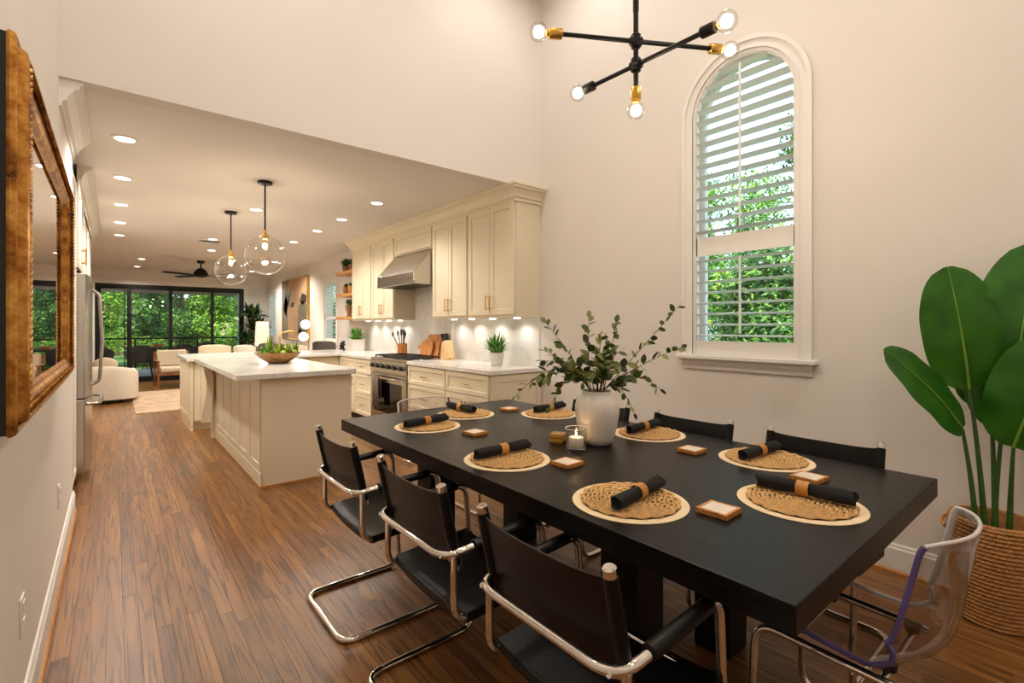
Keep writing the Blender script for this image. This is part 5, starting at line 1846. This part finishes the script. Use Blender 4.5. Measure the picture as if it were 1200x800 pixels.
for i in range(7):
    yy = 8.865 + i * 0.0245
    MB().box(1.04, 1.30, yy, yy + 0.015, CZ - 0.008, CZ - 0.002).build('slat', 'steel_dark', t)
# ceiling fan
FX, FYY = 1.38, 11.8
t = thing('ceiling_fan', 'black ceiling fan in the living room', 'fan', (FX, FYY, 2.3))
MB().lathe([(0, 0), (0.075, 0), (0.06, -0.05), (0.02, -0.06), (0, -0.06)], 20, (FX, FYY, CZ)).build('canopy', 'blackmetal', t, True)
MB().tube([(FX, FYY, CZ - 0.05), (FX, FYY, 2.47)], 0.014, 10).build('downrod', 'blackmetal', t, True)
MB().lathe([(0, 0.15), (0.04, 0.15), (0.10, 0.10), (0.135, 0.03), (0.13, -0.01), (0.07, -0.035), (0, -0.04)], 28, (FX, FYY, 2.37)).build('motor', 'blackmetal', t, True)
for i in range(4):
    a = i * PI / 2 + 0.5
    d = Vector((math.cos(a), math.sin(a), 0))
    s_ = Vector((-d.y, d.x, 0.18))
    c = Vector((FX, FYY, 2.375))
    V = [c + d * 0.11 - s_ * 0.03, c + d * 0.11 + s_ * 0.03, c + d * 0.30 + s_ * 0.065, c + d * 0.74 + s_ * 0.055, c + d * 0.76, c + d * 0.74 - s_ * 0.055, c + d * 0.30 - s_ * 0.065]
    W_ = [p - Vector((0, 0, 0.008)) for p in V]
    n = len(V)
    MB().add(V + W_, [tuple(range(n)), tuple(range(2 * n - 1, n - 1, -1))] + [(k, (k + 1) % n, n + (k + 1) % n, n + k) for k in range(n)]).build('blade', 'bladepaint', t)

# ------------------------------------------------------------------ living room
o = MB().box(0.25, 2.45, 9.25, 12.3, 0.0, 0.012).build('area_rug', 'rug', None, bevel=0.003)
tag(o, 'beige patterned area rug on the living room floor', 'rug')
# curved sofa seen from behind
t = thing('curved_sofa', 'cream upholstered sofa with rounded back', 'sofa', (-0.45, 11.45, 0))
def rrect(x0, x1, y0, y1, r, n=6):
    out = []
    for cx_, cy_, a0 in ((x1 - r, y1 - r, 0), (x0 + r, y1 - r, PI / 2), (x0 + r, y0 + r, PI), (x1 - r, y0 + r, 1.5 * PI)):
        for i in range(n + 1):
            a = a0 + PI / 2 * i / n
            out.append((cx_ + r * math.cos(a), cy_ + r * math.sin(a)))
    return out
MB().prism(rrect(-1.25, 0.29, 10.78, 11.7, 0.28, 8), lambda u, v, a: (u, v, a), 0.06, 0.42).build('base', 'boucle', t, True)
# wrap-around back
V, F = [], []
pl = [(-1.30, 11.6)] + [(-1.30 + 0.32 - 0.32 * math.cos(PI / 2 * i / 6), 11.04 - 0.32 * math.sin(PI / 2 * i / 6)) for i in range(7)] + [(0.34 - 0.32 + 0.32 * math.sin(PI / 2 * i / 6), 11.04 - 0.32 * math.cos(PI / 2 * i / 6)) for i in range(7)] + [(0.34, 11.6)]
pin = [(-1.12, 11.6)] + [(-1.12 + 0.2 - 0.2 * math.cos(PI / 2 * i / 6), 11.1 - 0.2 * math.sin(PI / 2 * i / 6)) for i in range(7)] + [(0.16 - 0.2 + 0.2 * math.sin(PI / 2 * i / 6), 11.1 - 0.2 * math.cos(PI / 2 * i / 6)) for i in range(7)] + [(0.16, 11.6)]
n = len(pl)
for i, (p, q) in enumerate(zip(pl, pin)):
    h = 0.545 + 0.15 * (1 - (i / (n - 1)) ** 1.6)
    dx, dy = q[0] - p[0], q[1] - p[1]
    for f_, z in ((0.04, 0.07), (0.0, 0.12), (0.0, h - 0.09), (0.06, h - 0.04), (0.2, h - 0.008), (0.5, h), (0.8, h - 0.008), (0.94, h - 0.04), (1.0, h - 0.09), (1.0, 0.12)):
        V.append((p[0] + dx * f_, p[1] + dy * f_, z))
for i in range(n - 1):
    for k in range(10):
        F.append((i * 10 + k, i * 10 + (k + 1) % 10, (i + 1) * 10 + (k + 1) % 10, (i + 1) * 10 + k))
F += [tuple(range(10)), tuple((n - 1) * 10 + k for k in range(10))]
MB().add(V, F).build('back', 'boucle', t, True, angle=60)
MB().prism(rrect(-1.1, 0.14, 10.95, 11.68, 0.15), lambda u, v, a: (u, v, a), 0.42, 0.52).build('seat_cushion', 'boucle', t, True)
for xx in (-1.1, 0.1):
    for yy in (10.95, 11.5):
        MB().cyl((xx, yy, 0), (xx, yy, 0.07), 0.03, 0.035, 12).build('foot', 'blackplastic', t)
for (cx_, rz_, lb) in ((-0.62, 0.15, 'cream cushion on the curved sofa, further from the glass doors view'), (-0.12, -0.15, 'cream cushion on the curved sofa at its rounded end')):
    t = thing('throw_cushion', lb, 'cushion', (cx_, 11.30, 0.523), rz_, 'cushions on the curved sofa')
    MB().ball((0, 0, 0.125), 0.18, (1, 0.42, 0.68), 16, 10).build('cover', 'beige', t, True, local=True)
# wooden lounge chair facing the kitchen
t = thing('lounge_chair', 'wooden framed lounge chair with cream cushions before the doors', 'chair', (1.02, 13.1, 0), 0.05)
for s in (-1, 1):
    MB().box(s * 0.31 - 0.02, s * 0.31 + 0.02, -0.33, -0.285, 0, 0.58).build('leg', 'chairwood', t, local=True, bevel=0.006)
    MB().tube([(s * 0.31, 0.30, 0), (s * 0.31, 0.24, 0.5), (s * 0.31, 0.33, 0.76)], [0.02, 0.024, 0.02], 8).build('leg', 'chairwood', t, True, local=True)
    MB().box(s * 0.31 - 0.03, s * 0.31 + 0.03, -0.36, 0.28, 0.56, 0.59).build('armrest', 'chairwood', t, local=True, bevel=0.008)
    MB().box(s * 0.31 - 0.015, s * 0.31 + 0.015, -0.30, 0.26, 0.27, 0.32).build('side_rail', 'chairwood', t, local=True)
MB().box(-0.31, 0.31, -0.32, -0.29, 0.27, 0.32).build('front_rail', 'chairwood', t, local=True)
MB().box(-0.31, 0.31, 0.29, 0.33, 0.68, 0.74).build('top_rail', 'chairwood', t, local=True)
MB().box(-0.28, 0.28, -0.32, 0.22, 0.325, 0.44).build('seat_cushion', 'beige', t, True, local=True, bevel=0.04, seg=3)
MB().add([(-0.28, 0.14, 0.44), (0.28, 0.14, 0.44), (0.28, 0.26, 0.44), (-0.28, 0.26, 0.44), (-0.28, 0.22, 0.80), (0.28, 0.22, 0.80), (0.28, 0.32, 0.79), (-0.28, 0.32, 0.79)],
         [(0, 1, 2, 3), (4, 5, 6, 7), (0, 1, 5, 4), (1, 2, 6, 5), (2, 3, 7, 6), (3, 0, 4, 7)]).build('back_cushion', 'beige', t, True, local=True, bevel=0.035, seg=3)
# counter stools behind the peninsula
def stool(x_, y_, w, mat, lb, top=1.0, legmat='chairwood', rz=0.0):
    t = thing('counter_stool', lb, 'stool', (x_, y_, 0), rz, 'stools behind the peninsula')
    h = w / 2
    MB().box(-h + 0.02, h - 0.02, -0.18, 0.20, 0.60, 0.69).build('seat', mat, t, True, local=True, bevel=0.03, seg=3)
    V, F = [], []
    n = 10
    for i in range(n + 1):
        e = 2 * i / n - 1
        yy = 0.24 - 0.10 * abs(e) ** 3
        for q, z in ((0.0, 0.74), (0.015, top - 0.02), (0.03, top), (0.06, top), (0.065, top - 0.02), (0.05, 0.74)):
            V.append((e * h, yy + q, z - 0.03 * abs(e) ** 4 * (z > 0.8)))
    for i in range(n):
        for k in range(6):
            F.append((i * 6 + k, i * 6 + (k + 1) % 6, (i + 1) * 6 + (k + 1) % 6, (i + 1) * 6 + k))
    F += [tuple(range(6)), tuple(n * 6 + k for k in range(6))]
    MB().add(V, F).build('backrest', mat, t, True, local=True, angle=60)
    for s in (-1, 1):
        MB().tube([(s * (h - 0.03), -0.16, 0), (s * (h - 0.05), -0.13, 0.61)], [0.014, 0.018], 8).build('leg', legmat, t, True, local=True)
        MB().tube([(s * (h - 0.03), 0.26, 0), (s * (h - 0.05), 0.17, 0.61), (s * (h - 0.06), 0.27, 0.80)], [0.014, 0.018, 0.014], 8).build('leg', legmat, t, True, local=True)
        MB().tube([(s * (h - 0.035), -0.15, 0.22), (s * (h - 0.035), 0.23, 0.22)], 0.009, 8).build('stretcher', legmat, t, True, local=True)
    MB().tube([(-h + 0.035, -0.15, 0.22), (h - 0.035, -0.15, 0.22)], 0.009, 8).build('foot_rail', legmat, t, True, local=True)
    return t
stool(1.23, 8.72, 0.44, 'beige', 'beige counter stool behind the peninsula, closest to its panelled end', 1.035)
stool(1.65, 8.74, 0.32, 'boucle', 'cream counter stool with wooden legs next to the beige one', 1.02)
stool(2.0, 8.72, 0.30, 'grey', 'slim grey counter stool behind the wooden bowl', 1.045, 'brass')
stool(2.42, 8.74, 0.42, 'beige', 'beige counter stool behind the brass faucet', 1.0)
stool(2.92, 8.72, 0.40, 'grey', 'dark grey counter stool beside the wall with shutters', 1.06, 'blackmetal')
# sofa against the right wall, below the painting
t = thing('sofa', 'grey and beige sofa below the large painting', 'sofa', (2.85, 11.9, 0))
MB().box(2.45, 3.22, 11.1, 12.9, 0.08, 0.44).build('base', 'beige', t, True, bevel=0.04, seg=3)
MB().box(3.0, 3.24, 11.1, 12.9, 0.42, 0.86).build('backrest', 'beige', t, True, bevel=0.05, seg=3)
for a in (11.0, 12.84):
    MB().box(2.45, 3.22, a, a + 0.16, 0.08, 0.64).build('arm', 'beige', t, True, bevel=0.04, seg=3)
for yy in (11.3, 11.95):
    MB().box(2.86, 3.02, yy, yy + 0.58, 0.44, 0.92).build('back_cushion', 'grey', t, True, bevel=0.05, seg=3)
for xx in (2.52, 3.14):
    for yy in (11.12, 12.88):
        MB().cyl((xx, yy, 0), (xx, yy, 0.09), 0.02, 0.025, 10).build('foot', 'blackplastic', t)
# painting
t = thing('painting', 'large abstract painting in ochre, olive and black with a gilt frame', 'painting', (XR, 11.93, 1.03))
PY0, PY1, PZ0, PZ1 = 10.9, 12.95, 1.02, 2.44
MB().rectframe(PY0, PY1, PZ0, PZ1, [(0, 0), (0, 0.05), (0.03, 0.05), (0.03, 0.03)], lambda u, v, h: (XR - h, u, v)).build('frame', 'brass', t)
cvx = MB().box(XR - 0.034, XR - 0.002, PY0 + 0.028, PY1 - 0.028, PZ0 + 0.028, PZ1 - 0.028).build('canvas', 'art_a', t)
def patch(poly, mat):
    MB().prism([(PY1 - 0.03 - u * (PY1 - PY0 - 0.06), PZ0 + 0.03 + v * (PZ1 - PZ0 - 0.06)) for u, v in poly], lambda u, v, a: (XR - 0.0345 - 0.0012 * a, u, v), 0, 1).build('paint_shape', mat, cvx)
patch([(0, 0), (0.24, 0), (0.22, 0.5), (0.26, 1), (0, 1)], 'art_b')
patch([(0.03, 0.5), (0.14, 0.8), (0.22, 0.62), (0.16, 0.36)], 'art_d')
patch([(0.2, 0.5), (0.3, 0.62), (0.36, 0.9), (0.25, 0.74)], 'art_c')
patch([(0.30, 0.55), (0.40, 0.62), (0.52, 0.60), (0.44, 0.52)], 'art_c')
patch([(0.62, 0.2), (0.66, 0.55), (0.82, 0.62), (0.96, 0.55), (0.98, 0.05), (0.8, 0)], 'art_b')
patch([(0.70, 0.62), (0.80, 0.74), (0.96, 0.70), (0.95, 0.60), (0.82, 0.55)], 'art_c')
patch([(0.62, 0.03), (0.66, 0.18), (0.78, 0.14), (0.80, 0.03)], 'art_c')
# double globe floor lamp
t = thing('floor_lamp', 'brass floor lamp with two round opal globes before the painting', 'lamp', (3.13, 10.50, 0))
MB().lathe([(0.13, 0), (0.13, 0.02), (0.02, 0.03), (0, 0.03)], 24, (3.13, 10.5, 0)).build('base', 'brass', t, True)
MB().tube([(3.13, 10.5, 0.02), (3.13, 10.5, 1.50)], 0.010, 10).build('pole', 'brass', t, True)
for z, dx in ((1.365, -0.07), (1.11, -0.11)):
    MB().ball((3.13 + dx, 10.5 - 0.02, z), 0.095, (1, 1, 1), 20, 14).build('globe', 'opal', t, True)
    MB().tube([(3.13, 10.5, z), (3.13 + dx, 10.5, z)], 0.007, 8).build('arm', 'brass', t, True)
    lamp('globe_light', 'POINT', t, (3.13 + dx * 2.6, 10.38, z), 3.5, WARM, 0.09)
# side table with square lamp
t = thing('side_table', 'small round side table under the tall square lamp', 'table', (2.84, 13.25, 0))
MB().lathe([(0, 0.56), (0.24, 0.56), (0.24, 0.59), (0, 0.59)], 28, (2.84, 13.25, 0)).build('top', 'chairwood', t, True)
MB().lathe([(0.16, 0), (0.16, 0.02), (0.03, 0.03), (0.03, 0.56), (0, 0.56)], 20, (2.84, 13.25, 0)).build('pedestal', 'chairwood', t, True)
t = thing('table_lamp', 'table lamp with tall glowing square shade', 'lamp', (2.84, 13.25, 0.59))
MB().lathe([(0.07, 0), (0.07, 0.015), (0.02, 0.02), (0.02, 0.30), (0, 0.30)], 16, (2.84, 13.25, 0.59)).build('stand', 'brass', t, True)
MB().rectframe(2.70, 2.98, 13.11, 13.39, [(0.0, 0.84), (0.02, 1.44), (0.025, 1.44), (0.005, 0.84)], lambda u, v, h: (u, v, h)).build('shade', 'shade', t)
lamp('table_lamp_light', 'POINT', t, (2.84, 13.0, 1.6), 6, WARM, 0.1)
# tall house plant in the corner
t = thing('house_plant', 'tall dark-leaved house plant in a pot beside the sliding doors', 'potted plant', (2.80, 14.1, 0))
MB().lathe(potprof(0.16, 0.2, 0.36, 0.015), 28).build('pot', 'potwhite', t, True, local=True)
MB().lathe([(0.18, 0.29), (0.18, 0.30), (0, 0.30)], 20).build('soil', 'soil', t, local=True)
for (dx, dy, h_) in ((-0.02, 0, 1.62), (0.06, -0.1, 1.3), (-0.12, -0.04, 0.95)):
    MB().tube([(dx * 0.3, dy * 0.3, 0.28), (dx, dy, h_)], [0.02, 0.012], 8).build('stem', 'petiole', t, True, local=True)
    tf = tuft(90, 0.42, 0.46, 0.085, int(h_ * 100), droop=1.0)
    tf.v = [(p[0] + dx, p[1] + dy, p[2] + h_ - 0.08) for p in tf.v]
    tag(tf.build('leaves', 'darkplant', t, local=True, attr=True), None, None, None, 'stuff')

# ------------------------------------------------------------------ patio furniture
t = thing('patio_table', 'long dark patio dining table outside the doors', 'table', (1.3, 16.9, -0.02))
MB().box(0.2, 2.6, 16.4, 17.4, 0.70, 0.74).build('top', 'wicker', t, bevel=0.006)
for xx in (0.35, 2.45):
    for yy in (16.5, 17.3):
        MB().box(xx - 0.035, xx + 0.035, yy - 0.035, yy + 0.035, -0.02, 0.70).build('leg', 'wicker', t)
def wicker(x_, y_, rz, lb):
    t = thing('wicker_chair', lb, 'chair', (x_, y_, -0.02), rz, 'wicker chairs on the patio')
    MB().lathe([(0.0, 0.40), (0.26, 0.40), (0.29, 0.43), (0.26, 0.47), (0, 0.46)], 20).build('seat', 'wicker', t, True, local=True)
    V, F = [], []
    n = 14
    for i in range(n + 1):
        a = PI * 0.08 + PI * 0.84 * i / n + PI
        hh_ = 0.66 + 0.20 * math.sin(PI * i / n)
        for r_, z in ((0.27, 0.44), (0.34, hh_), (0.37, hh_), (0.30, 0.44)):
            V.append((r_ * math.cos(a), r_ * math.sin(a), z))
    for i in range(n):
        for k in range(4):
            F.append((i * 4 + k, i * 4 + (k + 1) % 4, (i + 1) * 4 + (k + 1) % 4, (i + 1) * 4 + k))
    F += [(0, 1, 2, 3), tuple(n * 4 + k for k in range(4))]
    MB().add(V, F).build('backrest', 'wicker', t, True, local=True, angle=50)
    for sx in (-1, 1):
        for sy in (-1, 1):
            MB().tube([(sx * 0.24, sy * 0.24, 0), (sx * 0.18, sy * 0.18, 0.42)], [0.013, 0.018], 8).build('leg', 'blackmetal', t, local=True)
wicker(-0.35, 15.75, 0.1, 'dark wicker chair outside behind the curved sofa')
wicker(0.55, 16.0, 0.0, 'dark wicker chair tucked to the patio table, behind the black mullion')
wicker(1.5, 16.0, -0.1, 'dark wicker chair at the patio table behind the wooden lounge chair')
wicker(2.3, 17.85, PI, 'dark wicker chair on the garden side of the patio table')
t = thing('orange_bowl', 'orange planter bowl on the patio table', 'planter', (0.95, 16.75, 0.74))
MB().lathe([(0.08, 0), (0.13, 0.05), (0.14, 0.09), (0.13, 0.09), (0.12, 0.06), (0, 0.05)], 20).build('bowl', 'fig', t, True, local=True)
t = thing('lantern', 'black lantern on the patio table', 'lantern', (1.95, 16.9, 0.74))
MB().box(-0.07, 0.07, -0.07, 0.07, 0, 0.02).box(-0.075, 0.075, -0.075, 0.075, 0.28, 0.31).build('caps', 'blackmetal', t, local=True)
for sx in (-1, 1):
    for sy in (-1, 1):
        MB().box(sx * 0.06 - 0.008, sx * 0.06 + 0.008, sy * 0.06 - 0.008, sy * 0.06 + 0.008, 0.02, 0.28).build('upright', 'blackmetal', t, local=True)
MB().tube(fillet([(-0.05, 0, 0.31), (-0.05, 0, 0.40), (0.05, 0, 0.40), (0.05, 0, 0.31)], 0.03), 0.006, 6).build('handle', 'blackmetal', t, local=True)
